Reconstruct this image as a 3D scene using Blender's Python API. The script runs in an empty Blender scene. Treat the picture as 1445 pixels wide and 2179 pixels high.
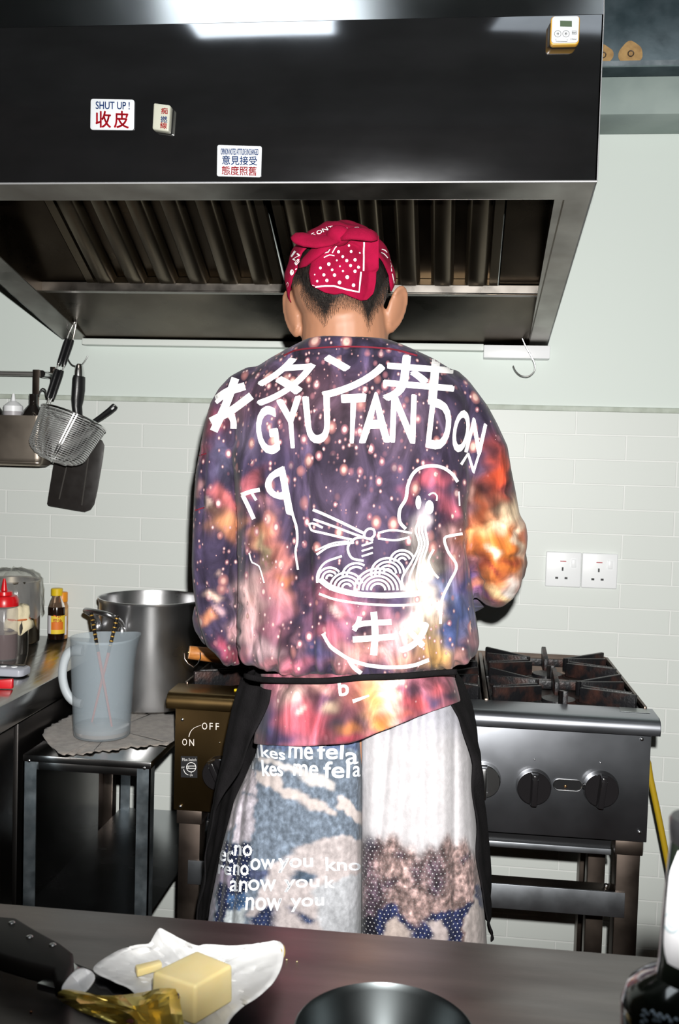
import bpy, bmesh, math, random
import numpy as np
from mathutils import Vector, Matrix
from mathutils.bvhtree import BVHTree

random.seed(7)
rng = np.random.default_rng(7)
SC = bpy.context.scene
COL = SC.collection
PI = math.pi

# ------------------------------------------------------------------ camera
W, H, FPX = 1445, 2179, 2118.0
YAW, PITCH, ROLL, CAMH = .114, .0504, .0283, 1.31
_cy, _sy, _cp, _sp = math.cos(YAW), math.sin(YAW), math.cos(PITCH), math.sin(PITCH)
FW = Vector((-_sy * _cp, _cy * _cp, -_sp))
_R0 = Vector((_cy, _sy, 0))
_U0 = _R0.cross(FW)
RT = math.cos(ROLL) * _R0 + math.sin(ROLL) * _U0
UP = -math.sin(ROLL) * _R0 + math.cos(ROLL) * _U0
CAM = Vector((0, 0, CAMH))
cam_d = bpy.data.cameras.new('camera')
cam = bpy.data.objects.new('camera', cam_d)
COL.objects.link(cam)
cam.matrix_world = Matrix(((RT.x, UP.x, -FW.x, CAM.x), (RT.y, UP.y, -FW.y, CAM.y), (RT.z, UP.z, -FW.z, CAM.z), (0, 0, 0, 1)))
cam_d.sensor_fit = 'VERTICAL'
cam_d.sensor_height = 36.0
cam_d.lens = FPX / H * 36.0
cam_d.clip_start = .02
cam_d.dof.use_dof = True
cam_d.dof.focus_distance = 1.62
cam_d.dof.aperture_fstop = 13
SC.camera = cam
SC.view_settings.view_transform = 'Standard'
SC.view_settings.look = 'None'
SC.view_settings.gamma = 1
SC.view_settings.use_curve_mapping = False
SC.view_settings.exposure = 0.0

# ------------------------------------------------------------------ light: the camera's flash, dim room
wd = bpy.data.worlds.new('world')
SC.world = wd
wd.use_nodes = True
wd.node_tree.nodes['Background'].inputs[0].default_value = (.55, .7, .85, 1)
wd.node_tree.nodes['Background'].inputs[1].default_value = .02


def add_light(name, kind, loc, energy, col=(1, 1, 1)):
    d = bpy.data.lights.new(name, kind)
    d.energy = energy
    d.color = col
    o = bpy.data.objects.new(name, d)
    o.location = loc
    COL.objects.link(o)
    return o


fl = add_light('camera_flash', 'SPOT', CAM + RT * .03 + UP * .085, 245, (1, .985, .95))
fl.data.spot_size = math.radians(88)
fl.data.spot_blend = .5
fl.data.shadow_soft_size = .012
fl.rotation_euler = (FW + UP * .17 + RT * .03).to_track_quat('-Z', 'Y').to_euler()

SC.cycles.max_bounces = 8
SC.cycles.diffuse_bounces = 3
SC.cycles.glossy_bounces = 4
SC.cycles.transmission_bounces = 6
SC.cycles.transparent_max_bounces = 8
SC.cycles.caustics_reflective = False
SC.cycles.caustics_refractive = False
SC.cycles.sample_clamp_indirect = 4.0


# ------------------------------------------------------------------ pixel measurements -> places in the room
def ray(x, y):
    return FW + RT * ((x - W / 2) / FPX) - UP * ((y - H / 2) / FPX)


def atY(x, y, Y):
    d = ray(x, y)
    return CAM + d * (Y / d.y)


def atZ(x, y, Z):
    d = ray(x, y)
    return CAM + d * ((Z - CAMH) / d.z)


_Rn, _Un, _Fn, _Cn = (np.array(v) for v in (RT, UP, FW, CAM))


def proj(V):
    d = np.asarray(V) - _Cn
    z = d @ _Fn
    return np.stack([W / 2 + FPX * (d @ _Rn) / z, H / 2 - FPX * (d @ _Un) / z], -1)


def lin(r, g, b):
    f = lambda c: c / 255 / 12.92 if c / 255 <= .04045 else ((c / 255 + .055) / 1.055) ** 2.4
    return (f(r), f(g), f(b))


# ------------------------------------------------------------------ materials
def mat(name, col, rough=.5, metal=0., coat=0., trans=0., alpha=1., ior=1.45, spec=.5, emis=None, estr=1.,
        var=None, vscale=30., bump=0., bscale=200., stretch=(1, 1, 1), rvar=0., rscale=20., sss=0., sheen=0., detail=4., vramp=(.35, .65), aniso=0.):
    m = bpy.data.materials.new(name)
    m.use_nodes = True
    nt = m.node_tree
    b = nt.nodes['Principled BSDF']
    I = b.inputs
    I['Base Color'].default_value = (*col, 1)
    I['Roughness'].default_value = rough
    I['Metallic'].default_value = metal
    I['Coat Weight'].default_value = coat
    I['Transmission Weight'].default_value = trans
    I['Alpha'].default_value = alpha
    I['IOR'].default_value = ior
    I['Specular IOR Level'].default_value = spec
    I['Sheen Weight'].default_value = sheen
    I['Anisotropic'].default_value = aniso
    if sss:
        I['Subsurface Weight'].default_value = sss
        I['Subsurface Radius'].default_value = (.01, .004, .002)
        I['Subsurface Scale'].default_value = 1.
    if emis:
        I['Emission Color'].default_value = (*emis, 1)
        I['Emission Strength'].default_value = estr
    L = nt.links
    if var or bump or rvar:
        tc = nt.nodes.new('ShaderNodeTexCoord')
        mp = nt.nodes.new('ShaderNodeMapping')
        mp.inputs['Scale'].default_value = stretch
        L.new(tc.outputs['Object'], mp.inputs['Vector'])

        def noise(s):
            n = nt.nodes.new('ShaderNodeTexNoise')
            n.inputs['Scale'].default_value = s
            n.inputs['Detail'].default_value = detail
            L.new(mp.outputs['Vector'], n.inputs['Vector'])
            return n
        if var:
            n = noise(vscale)
            r = nt.nodes.new('ShaderNodeValToRGB')
            r.color_ramp.elements[0].position = vramp[0]
            r.color_ramp.elements[1].position = vramp[1]
            r.color_ramp.elements[0].color = (*col, 1)
            r.color_ramp.elements[1].color = (*var, 1)
            L.new(n.outputs['Fac'], r.inputs['Fac'])
            L.new(r.outputs['Color'], I['Base Color'])
        if rvar:
            n = noise(rscale)
            r = nt.nodes.new('ShaderNodeMapRange')
            r.inputs['From Min'].default_value = .3
            r.inputs['From Max'].default_value = .7
            r.inputs['To Min'].default_value = max(.02, rough - rvar)
            r.inputs['To Max'].default_value = rough + rvar
            L.new(n.outputs['Fac'], r.inputs['Value'])
            L.new(r.outputs['Result'], I['Roughness'])
        if bump:
            n = noise(bscale)
            bp = nt.nodes.new('ShaderNodeBump')
            bp.inputs['Strength'].default_value = bump
            bp.inputs['Distance'].default_value = .002
            L.new(n.outputs['Fac'], bp.inputs['Height'])
            L.new(bp.outputs['Normal'], I['Normal'])
    return m


STEEL = mat('brushed_steel', (.44, .45, .47), .27, 1., rvar=.07, rscale=8, bump=.05, bscale=120, stretch=(1, 1, 12))
STEELH = mat('brushed_steel_horizontal', (.46, .47, .49), .28, 1., rvar=.06, rscale=8, bump=.04, bscale=90, stretch=(1, 12, 12))
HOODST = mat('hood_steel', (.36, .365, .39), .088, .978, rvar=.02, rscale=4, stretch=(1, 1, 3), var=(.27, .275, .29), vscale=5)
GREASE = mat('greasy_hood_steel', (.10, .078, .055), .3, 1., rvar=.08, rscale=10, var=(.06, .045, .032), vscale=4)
WORKTOP = mat('worktop_steel', (.20, .178, .172), .34, 1., rvar=.06, rscale=5, bump=.04, bscale=150, stretch=(1, 6, 1), var=(.145, .13, .128), vscale=6)
COUNTER = mat('counter_steel', (.36, .35, .34), .2, 1., rvar=.07, rscale=14, bump=.03, bscale=120, stretch=(8, 1, 1))
CHROME = mat('chrome', (.72, .72, .72), .2, 1.)
POTST = mat('pot_steel', (.60, .60, .61), .3, 1., rvar=.04, rscale=10)
IRON = mat('cast_iron', (.012, .012, .014), .42, .3, var=(.075, .032, .024), vscale=26, bump=.5, bscale=160, vramp=(.48, .75))
BURNTRAY = mat('burnt_tray', (.012, .010, .010), .45, .3, var=(.09, .03, .022), vscale=9, bump=.5, bscale=80, vramp=(.45, .7))
BLACKPL = mat('black_plastic', (.010, .010, .011), .32, bump=.05, bscale=300)
BLACKMET = mat('black_enamel', (.018, .017, .018), .22, coat=.3, rvar=.06)
DARKST = mat('dark_bronze_steel', (.24, .19, .13), .33, 1., rvar=.08, rscale=6, var=(.16, .13, .09), vscale=4, bump=.04)
DARKLEG = mat('stand_steel', (.15, .12, .10), .4, 1., rvar=.1, rscale=9, var=(.09, .07, .06), vscale=7)
GALV = mat('galvanised_steel', (.30, .36, .40), .42, 1., var=(.42, .48, .52), vscale=50, rvar=.08)
DUCTG = mat('galvanised_duct', (.03, .05, .06), .42, .6, var=(.065, .09, .105), vscale=12, rvar=.1, bump=.05, bscale=90)
WHITEPL = mat('white_plastic', lin(240, 242, 244), .35)
WHITEINK = mat('white_print', lin(250, 248, 246), .75)
SIGNW = mat('sign_white', lin(196, 199, 202), .35)
RED = mat('red_print', lin(172, 12, 30), .4)
BLUE = mat('blue_print', lin(18, 62, 124), .4)
BLACKINK = mat('black_print', (.012, .012, .014), .5)
GREYINK = mat('grey_print', lin(120, 120, 120), .5)
PAINTW = mat('painted_wall', lin(214, 223, 218), .55, bump=.04, bscale=60)
TRIMW = mat('painted_trim', lin(226, 232, 227), .5)
LEDGE = mat('grout_ledge', lin(176, 184, 172), .7, var=lin(196, 204, 194), vscale=30)
BEAM = mat('painted_beam', lin(134, 148, 145), .7, var=lin(150, 163, 159), vscale=8)
FLOORM = mat('floor_tile', lin(96, 58, 48), .5, var=lin(70, 44, 38), vscale=6)
ROOMW = mat('room_wall', lin(96, 74, 56), .7, var=lin(70, 54, 42), vscale=2)
CEILM = mat('ceiling_paint', lin(120, 125, 125), .8)
RUBBERY = mat('yellow_rubber', lin(172, 142, 24), .5)
WOOD = mat('wood_handle', lin(200, 130, 66), .45, var=lin(176, 108, 50), vscale=18, stretch=(2, 14, 14))
BLACKCLOTH = mat('black_cloth', (.0065, .006, .0065), .95, spec=.12, bump=.5, bscale=350, var=(.011, .010, .011), vscale=25)
SKIN = None

# ------------------------------------------------------------------ mesh building


class MB:
    def __init__(s):
        s.v = []
        s.f = []

    def add(s, vs, fs):
        o = len(s.v)
        s.v += [tuple(v) for v in vs]
        s.f += [tuple(i + o for i in f) for f in fs]
        return s

    def box(s, a, b):
        x0, y0, z0 = a
        x1, y1, z1 = b
        return s.add([(x0, y0, z0), (x1, y0, z0), (x1, y1, z0), (x0, y1, z0), (x0, y0, z1), (x1, y0, z1), (x1, y1, z1), (x0, y1, z1)],
                     [(0, 3, 2, 1), (4, 5, 6, 7), (0, 1, 5, 4), (1, 2, 6, 5), (2, 3, 7, 6), (3, 0, 4, 7)])

    def hexa(s, bot, top):
        return s.add(list(bot) + list(top), [(0, 3, 2, 1), (4, 5, 6, 7), (0, 1, 5, 4), (1, 2, 6, 5), (2, 3, 7, 6), (3, 0, 4, 7)])

    def prism(s, poly, d):
        """poly: list of 3-D points, d: extrusion vector"""
        n = len(poly)
        d = Vector(d)
        p = [Vector(q) for q in poly]
        s.add(p + [q + d for q in p], [tuple(range(n))[::-1], tuple(range(n, 2 * n))] + [(i, (i + 1) % n, n + (i + 1) % n, n + i) for i in range(n)])
        return s

    def rings(s, rings, cap0=True, cap1=True, closed=True):
        n = len(rings[0])
        o = len(s.v)
        for r in rings:
            s.v += [tuple(q) for q in r]
        for k in range(len(rings) - 1):
            for i in range(n if closed else n - 1):
                j = (i + 1) % n
                s.f.append((o + k * n + i, o + k * n + j, o + (k + 1) * n + j, o + (k + 1) * n + i))
        if cap0:
            s.f.append(tuple(o + i for i in range(n))[::-1])
        if cap1:
            s.f.append(tuple(o + (len(rings) - 1) * n + i for i in range(n)))
        return s

    def tube(s, pts, r, n=12, flat=1.0, closed=False):
        pts = [Vector(p) for p in pts]
        rr = r if isinstance(r, (list, tuple)) else [r] * len(pts)
        rings = []
        prev = None
        m = len(pts)
        for i, p in enumerate(pts):
            a = pts[(i - 1) % m] if (closed or i > 0) else p
            b = pts[(i + 1) % m] if (closed or i < m - 1) else p
            t = (b - a).normalized()
            if prev is None:
                u = t.orthogonal().normalized()
            else:
                u = (prev - t * prev.dot(t)).normalized()
            prev = u
            w = t.cross(u)
            rings.append([p + (u * math.cos(2 * PI * k / n) + w * math.sin(2 * PI * k / n) * flat) * rr[i] for k in range(n)])
        if closed:
            rings.append(rings[0])
        return s.rings(rings, not closed, not closed)

    def cyl(s, p0, p1, r0, r1=None, n=32):
        return s.tube([p0, p1], [r0, r0 if r1 is None else r1], n)

    def lathe(s, c, prof, n=48, axis=(0, 0, 1), cap0=False, cap1=False):
        ax = Vector(axis).normalized()
        u = ax.orthogonal().normalized() if abs(ax.z) < .99 else Vector((1, 0, 0))
        w = ax.cross(u)
        c = Vector(c)
        rings = [[c + ax * h + (u * math.cos(2 * PI * k / n) + w * math.sin(2 * PI * k / n)) * r for k in range(n)] for r, h in prof]
        return s.rings(rings, cap0, cap1)

    def ball(s, c, r, n=16, m=10, rot=None):
        c = Vector(c)
        r = Vector((r, r, r)) if isinstance(r, (int, float)) else Vector(r)
        rings = []
        for j in range(m + 1):
            t = PI * j / m
            ring = []
            for k in range(n):
                q = Vector((r.x * max(math.sin(t), 1e-3) * math.cos(2 * PI * k / n), r.y * max(math.sin(t), 1e-3) * math.sin(2 * PI * k / n), -r.z * math.cos(t)))
                if rot:
                    q = rot @ q
                ring.append(c + q)
            rings.append(ring)
        return s.rings(rings)

    def chain(s, pts, n=16):
        """tapered capsules along (point, radius)"""
        for (p, r), (q, t) in zip(pts, pts[1:]):
            s.cyl(p, q, r, t, n)
        for p, r in pts:
            s.ball(p, r, n, 8)
        return s

    def grid(s, P):
        """P: rows of points"""
        return s.rings(P, False, False, False)

    def mesh(s, name, org=(0, 0, 0)):
        me = bpy.data.meshes.new(name)
        org = Vector(org)
        me.from_pydata([tuple(Vector(v) - org) for v in s.v], [], s.f)
        me.validate()
        me.update()
        return me

    def build(s, name, m, parent=None, org=None, smooth=35, bevel=0, seg=2, merge=True, solid=0, subsurf=0):
        o0 = origin(parent) if parent else Vector(org or (0, 0, 0))
        me = s.mesh(name, o0)
        bm = bmesh.new()
        bm.from_mesh(me)
        if merge:
            bmesh.ops.remove_doubles(bm, verts=bm.verts, dist=1e-6)
        bmesh.ops.recalc_face_normals(bm, faces=bm.faces)
        if bevel:
            bm.normal_update()
            es = [e for e in bm.edges if len(e.link_faces) == 2 and e.calc_face_angle(0) > .5]
            bmesh.ops.bevel(bm, geom=es, offset=bevel, segments=seg, affect='EDGES', profile=.5, clamp_overlap=True)
        bm.to_mesh(me)
        bm.free()
        return link(name, me, m, parent, o0, smooth, solid, subsurf)


def origin(o):
    p = Vector((0, 0, 0))
    while o:
        p += o.location
        o = o.parent
    return p


def link(name, me, m, parent=None, org=(0, 0, 0), smooth=35, solid=0, subsurf=0):
    o = bpy.data.objects.new(name, me)
    COL.objects.link(o)
    if parent:
        o.parent = parent
    else:
        o.location = org
    if m:
        me.materials.append(m)
    if smooth:
        me.polygons.foreach_set('use_smooth', [True] * len(me.polygons))
        if smooth < 180:
            me.set_sharp_from_angle(angle=math.radians(smooth))
    if solid:
        md = o.modifiers.new('solid', 'SOLIDIFY')
        md.thickness = solid
        md.offset = 0
    if subsurf:
        md = o.modifiers.new('sub', 'SUBSURF')
        md.levels = md.render_levels = subsurf
    return o


def thing(name, label, cat, loc=(0, 0, 0), group=None):
    o = bpy.data.objects.new(name, None)
    COL.objects.link(o)
    o.location = loc
    o.empty_display_size = .05
    return tag(o, label, cat, group)


def tag(o, label, cat, group=None):
    o['label'] = label
    o['category'] = cat
    if group:
        o['group'] = group
    return o


def struct(o):
    o['kind'] = 'structure'
    return o


def remesh(mb, voxel, smooth_it=4, fac=.5, org=(0, 0, 0)):
    me = mb.mesh('tmp', org)
    o = bpy.data.objects.new('tmp', me)
    COL.objects.link(o)
    md = o.modifiers.new('r', 'REMESH')
    md.mode = 'VOXEL'
    md.voxel_size = voxel
    if smooth_it:
        ms = o.modifiers.new('s', 'SMOOTH')
        ms.factor = fac
        ms.iterations = smooth_it
    bpy.context.view_layer.update()
    dg = bpy.context.evaluated_depsgraph_get()
    out = bpy.data.meshes.new_from_object(o.evaluated_get(dg))
    bpy.data.objects.remove(o)
    bpy.data.meshes.remove(me)
    out.materials.clear()
    return out


def verts_of(me):
    a = np.empty(len(me.vertices) * 3)
    me.vertices.foreach_get('co', a)
    return a.reshape(-1, 3)


def set_verts(me, a):
    me.vertices.foreach_set('co', np.ascontiguousarray(a).ravel())
    me.update()


def bvh_world(o):
    org = origin(o)
    me = o.data
    vs = [v.co + org for v in me.vertices]
    return BVHTree.FromPolygons(vs, [tuple(p.vertices) for p in me.polygons])


def color_attr(me, name, arr):
    a = me.color_attributes.new(name, 'FLOAT_COLOR', 'POINT')
    a.data.foreach_set('color', np.ascontiguousarray(arr, dtype=np.float32).ravel())


# ------------------------------------------------------------------ lettering and prints lying on surfaces
_tc = {}


def glyphs(text, bold=0.0, norm=True):
    key = (text, bold)
    if key not in _tc:
        c = bpy.data.curves.new('t', 'FONT')
        c.body = text
        c.offset = bold
        c.resolution_u = 4
        o = bpy.data.objects.new('t', c)
        COL.objects.link(o)
        bpy.context.view_layer.update()
        me = bpy.data.meshes.new_from_object(o.evaluated_get(bpy.context.evaluated_depsgraph_get()))
        v = verts_of(me)[:, :2]
        f = [tuple(p.vertices) for p in me.polygons]
        bpy.data.objects.remove(o)
        bpy.data.curves.remove(c)
        bpy.data.meshes.remove(me)
        lo, hi = v.min(0), v.max(0)
        _tc[key] = ((v - lo) / np.maximum(hi - lo, 1e-6), f)
    return _tc[key]


def text_quad(mb, text, quad, bold=0.0):
    """text into a quad: bottom-left, bottom-right, top-right, top-left (any dimension)"""
    v, f = glyphs(text)
    a, b, c, d = (np.array(q, float) for q in quad)
    asp = np.linalg.norm(d - a) / np.linalg.norm(b - a)
    for du, dv in ((0, 0),) if not bold else ((0, 0), (1, .35), (-1, .35), (.35, -1), (-.35, 1), (.8, -.8), (-.8, -.8)):
        u, w = v[:, :1] + du * bold * .62 * min(asp, 1.6), v[:, 1:] + dv * bold * .62
        P = a * (1 - u) * (1 - w) + b * u * (1 - w) + c * u * w + d * (1 - u) * w
        if P.shape[1] == 2:
            P = np.hstack([P, np.zeros((len(P), 1))])
        mb.add(P, f)
    return mb


def spline(pts, step=6., closed=False):
    pts = [np.array(p, float) for p in pts]
    n = len(pts)
    out = []
    rng_ = range(n if closed else n - 1)
    for i in rng_:
        p1, p2 = pts[i], pts[(i + 1) % n]
        p0 = pts[(i - 1) % n] if (closed or i > 0) else 2 * p1 - p2
        p3 = pts[(i + 2) % n] if (closed or i < n - 2) else 2 * p2 - p1
        k = max(2, int(np.linalg.norm(p2 - p1) / step))
        for j in range(k):
            t = j / k
            out.append(.5 * (2 * p1 + (p2 - p0) * t + (2 * p0 - 5 * p1 + 4 * p2 - p3) * t * t + (3 * p1 - p0 - 3 * p2 + p3) * t ** 3))
    out.append(pts[0] if closed else pts[-1])
    return out


def stroke(mb, pts, w, closed=False, smooth=True, taper=None, step=6.):
    P = spline(pts, step, closed) if smooth else [np.array(p, float) for p in pts] + ([np.array(pts[0], float)] if closed else [])
    n = len(P)
    rows = []
    for i, p in enumerate(P):
        a = P[i - 1] if i > 0 else (P[-2] if closed else p)
        b = P[i + 1] if i < n - 1 else (P[1] if closed else p)
        t = (b - a)
        t = t / (np.linalg.norm(t) + 1e-9)
        nn = np.array([-t[1], t[0]])
        ww = w / 2 if taper is None else (w + (taper - w) * i / (n - 1)) / 2
        rows.append([(*(p + nn * ww), 0), (*(p - nn * ww), 0)])
    mb.grid(rows)
    return mb


def disc(mb, x, y, rx, ry=None, n=14, ang=0.):
    ry = ry or rx
    ca, sa = math.cos(ang), math.sin(ang)
    vs = [(x + rx * math.cos(2 * PI * k / n) * ca - ry * math.sin(2 * PI * k / n) * sa, y + rx * math.cos(2 * PI * k / n) * sa + ry * math.sin(2 * PI * k / n) * ca, 0) for k in range(n)]
    mb.add(vs, [tuple(range(n))])
    return mb


def drape(mb, name, m, parent, bvhs, off=.0012, L=14, label=None):
    """lay a flat print (measured in photo pixels) on a surface as a thin real layer"""
    bm = bmesh.new()
    vs = [bm.verts.new(v) for v in mb.v]
    for f in mb.f:
        try:
            bm.faces.new([vs[i] for i in f])
        except ValueError:
            pass
    bmesh.ops.remove_doubles(bm, verts=bm.verts, dist=1e-4)
    bmesh.ops.triangulate(bm, faces=bm.faces)
    for _ in range(6):
        es = [e for e in bm.edges if e.calc_length() > L]
        if not es:
            break
        bmesh.ops.subdivide_edges(bm, edges=es, cuts=1)
        bmesh.ops.triangulate(bm, faces=[f for f in bm.faces if len(f.verts) > 3])
    o0 = origin(parent)
    kill = []
    for v in bm.verts:
        d = ray(v.co.x, v.co.y).normalized()
        best = None
        for b in bvhs:
            h = b.ray_cast(CAM, d)
            if h[0] is not None and (best is None or h[3] < best[3]):
                best = h
        if best is None:
            kill.append(v)
            continue
        n = best[1]
        if n.dot(d) > 0:
            n = -n
        v.co = best[0] + (n * .4 - d * .6) * off - o0
    if kill:
        bmesh.ops.delete(bm, geom=kill, context='VERTS')
    # drop faces torn across a depth step
    bad = [f for f in bm.faces if max(e.calc_length() for e in f.edges) > max(.035, L * .0016)]
    bmesh.ops.delete(bm, geom=bad, context='FACES')
    me = bpy.data.meshes.new(name)
    bm.to_mesh(me)
    bm.free()
    o = link(name, me, m, parent, smooth=0)
    if label:
        o['label'] = label
    return o


# ================================================================== SETTING
WALLY = 2.5
TOPZ = CAMH + .1435
X0T = -.9235


def tile_material():
    m = mat('painted_brick_tile', lin(226, 230, 226), .45)
    nt = m.node_tree
    L = nt.links
    b = nt.nodes['Principled BSDF']
    tc = nt.nodes.new('ShaderNodeTexCoord')
    sp = nt.nodes.new('ShaderNodeSeparateXYZ')
    L.new(tc.outputs['Object'], sp.inputs[0])
    ax = nt.nodes.new('ShaderNodeMath')
    ax.inputs[1].default_value = -X0T + .243 * 40
    L.new(sp.outputs['X'], ax.inputs[0])
    az = nt.nodes.new('ShaderNodeMath')
    az.inputs[1].default_value = -TOPZ + .0605 * 40
    L.new(sp.outputs['Z'], az.inputs[0])
    cb = nt.nodes.new('ShaderNodeCombineXYZ')
    L.new(ax.outputs[0], cb.inputs[0])
    L.new(az.outputs[0], cb.inputs[1])
    br = nt.nodes.new('ShaderNodeTexBrick')
    br.offset = .5
    L.new(cb.outputs[0], br.inputs['Vector'])
    for k, v in (('Scale', 1), ('Mortar Size', .0022), ('Mortar Smooth', .3), ('Brick Width', .243), ('Row Height', .0605), ('Bias', 0)):
        br.inputs[k].default_value = v
    br.inputs['Color1'].default_value = (*lin(216, 221, 217), 1)
    br.inputs['Color2'].default_value = (*lin(214, 219, 215), 1)
    br.inputs['Mortar'].default_value = (*lin(232, 235, 232), 1)
    n = nt.nodes.new('ShaderNodeTexNoise')
    n.inputs['Scale'].default_value = 26
    n.inputs['Detail'].default_value = 8
    L.new(tc.outputs['Object'], n.inputs['Vector'])
    L.new(br.outputs['Color'], b.inputs['Base Color'])
    inv = nt.nodes.new('ShaderNodeMath')
    inv.operation = 'MULTIPLY_ADD'
    inv.inputs[1].default_value = -1
    L.new(br.outputs['Fac'], inv.inputs[0])
    L.new(n.outputs['Fac'], inv.inputs[2])
    ml = nt.nodes.new('ShaderNodeMath')
    ml.operation = 'MULTIPLY_ADD'
    ml.inputs[1].default_value = .12
    L.new(n.outputs['Fac'], ml.inputs[0])
    sub = nt.nodes.new('ShaderNodeMath')
    sub.operation = 'SUBTRACT'
    L.new(ml.outputs[0], sub.inputs[0])
    L.new(br.outputs['Fac'], sub.inputs[1])
    bp = nt.nodes.new('ShaderNodeBump')
    bp.inputs['Strength'].default_value = .55
    bp.inputs['Distance'].default_value = .002
    L.new(sub.outputs[0], bp.inputs['Height'])
    L.new(bp.outputs['Normal'], b.inputs['Normal'])
    return m


TILE = tile_material()
XL, XR, YB, CEIL = -2.3, 2.3, -2.6, 2.75
struct(MB().box((XL, WALLY, TOPZ), (XR, WALLY + .1, CEIL)).build('wall_back_upper', PAINTW))
struct(MB().box((XL, WALLY - .006, 0), (XR, WALLY + .1, TOPZ - .004)).build('wall_back_tiles', TILE))
struct(MB().box((XL, WALLY - .008, TOPZ - .004), (XR, WALLY + .1, TOPZ + .009)).build('trim_1', LEDGE, bevel=.003))
struct(MB().box((XL - .1, YB, 0), (XL, WALLY, CEIL)).build('wall_left', ROOMW))
struct(MB().box((XR, YB, 0), (XR + .1, WALLY, CEIL)).build('wall_right', PAINTW))
struct(MB().box((XL, YB - .1, 0), (XR, YB, CEIL)).build('wall_front', ROOMW))
struct(MB().box((XL, YB, -.1), (XR, WALLY + .1, 0)).build('floor', FLOORM))
struct(MB().box((XL, YB, CEIL), (XR, WALLY + .1, CEIL + .1)).build('ceiling', CEILM))
# white filler strip where the hood meets the wall
struct(MB().box((-.955, 2.462, 1.590), (.06, WALLY, 1.606)).build('trim_2', TRIMW, bevel=.002))
# painted beam under the duct
struct(MB().box((.20, 2.36, 2.116), (XR, WALLY, 2.20)).build('trim_3', BEAM, bevel=.002))

LAMP = mat('lamp_glow', (.9, .95, 1), .5, emis=(.86, .95, 1), estr=4.5)
LAMP2 = mat('dim_lamp_glow', (.9, .95, 1), .5, emis=(.86, .95, 1), estr=.9)


def ceiling_lamp(cx, cy, w, d, label, glow=None):
    t = thing('ceiling_light', label, 'ceiling light', (cx, cy, CEIL))
    MB().box((cx - w / 2, cy - d / 2, CEIL - .05), (cx + w / 2, cy + d / 2, CEIL - .001)).build('lamp_housing', WHITEPL, t, bevel=.004)
    MB().box((cx - w / 2 + .02, cy - d / 2 + .02, CEIL - .06), (cx + w / 2 - .02, cy + d / 2 - .02, CEIL - .0495)).build('diffuser', glow or LAMP, t)


ceiling_lamp(-.50, 1.08, .52, .42, 'white ceiling light panel high above the cook')
ceiling_lamp(.52, 1.08, .52, .34, 'dimmer ceiling light panel over the right end of the kitchen', LAMP2)

# galvanised duct beyond the hood
t = thing('ventilation_duct', 'bluish galvanised metal duct with brown washers right of the hood', 'duct', (.8, 2.4, 2.2))
MB().box((.245, 2.30, 2.2), (1.5, WALLY, 2.62)).build('duct_body', DUCTG, t, bevel=.004)
MB().box((.245, 2.292, 2.198), (1.5, 2.30, 2.209)).build('bottom_lip', GALV, t)
RUSTW = mat('brown_washer', lin(176, 142, 92), .7, var=lin(150, 118, 76), vscale=60)
for (px, py, rr) in ((1342, 115, .026), (1283, 118, .022)):
    c = atY(px, py, 2.30)
    mb = MB()
    pts = [(c.x + rr * (1 + .05 * math.sin(3 * a + px)) * math.cos(a), 2.2985, c.z + rr * (1 + .1 * math.sin(4 * a + 1)) * math.sin(a)) for a in [2 * PI * k / 28 for k in range(28)]]
    mb.prism(pts, (0, .0014, 0))
    w_ = mb.build('washer', RUSTW, t, smooth=20)
    MB().tube([(c.x + .006 * math.cos(a), 2.297, c.z + .006 * math.sin(a)) for a in [2 * PI * k / 20 for k in range(20)]], .0013, 6, closed=True).build('screw_ring', DARKLEG, w_)

# ================================================================== HOOD
HX0, HX1, HYF = -1.015, .214, 1.68


def rimz(y):
    return 1.776 - .214 * (y - 1.68)


FOLDZ = 2.043
hood = thing('range_hood', 'large dark stainless steel extractor hood hanging over the stove', 'extractor hood', (-.4, 1.68, 1.776))
mb = MB()
mb.box((HX0, HYF, rimz(HYF)), (HX1, HYF + .003, FOLDZ))
mb.build('front_panel', HOODST, hood, bevel=.001)
mb = MB()
mb.hexa([(HX0, HYF, FOLDZ), (HX1, HYF, FOLDZ), (HX1, HYF + .003, FOLDZ), (HX0, HYF + .003, FOLDZ)],
        [(HX0, HYF + .16, CEIL), (HX1, HYF + .16, CEIL), (HX1, HYF + .163, CEIL), (HX0, HYF + .163, CEIL)])
mb.build('upper_panel', mat('upper_hood_steel', (.40, .41, .42), .2, 1., rvar=.05, rscale=4), hood)
mb = MB()
mb.tube([(HX0, HYF - .001, rimz(HYF) + .001), (HX1, HYF - .001, rimz(HYF) + .001)], .0018, 10)
EDGE = mat('polished_edge', (.62, .62, .63), .5, .85)
mb.build('front_edge_bead', EDGE, hood)
MB().tube([(HX1, HYF - .0008, rimz(HYF)), (HX1, HYF - .0008, FOLDZ), (HX1, HYF + .159, CEIL - .003)], .0009, 8).build('corner_edge_bead', EDGE, hood)
mb = MB()
mb.prism([(HX1 - .003, HYF, rimz(HYF)), (HX1 - .003, 2.48, rimz(2.48)), (HX1 - .003, 2.48, CEIL - .002), (HX1 - .003, HYF + .158, CEIL - .002), (HX1 - .003, HYF, FOLDZ)], (.003, 0, 0))
mb.build('side_panel', HOODST, hood, smooth=0)
mb = MB()
mb.prism([(HX0, HYF, rimz(HYF)), (HX0, 2.48, rimz(2.48)), (HX0, 2.48, CEIL - .002), (HX0, HYF + .158, CEIL - .002), (HX0, HYF, FOLDZ)], (.003, 0, 0))
mb.build('side_panel', HOODST, hood, smooth=0)


def rimplate(poly, name, m, th=.003, up=.028):
    mb = MB()
    mb.prism([(x, y, rimz(y)) for x, y in poly], (0, 0, th))
    return mb


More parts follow.
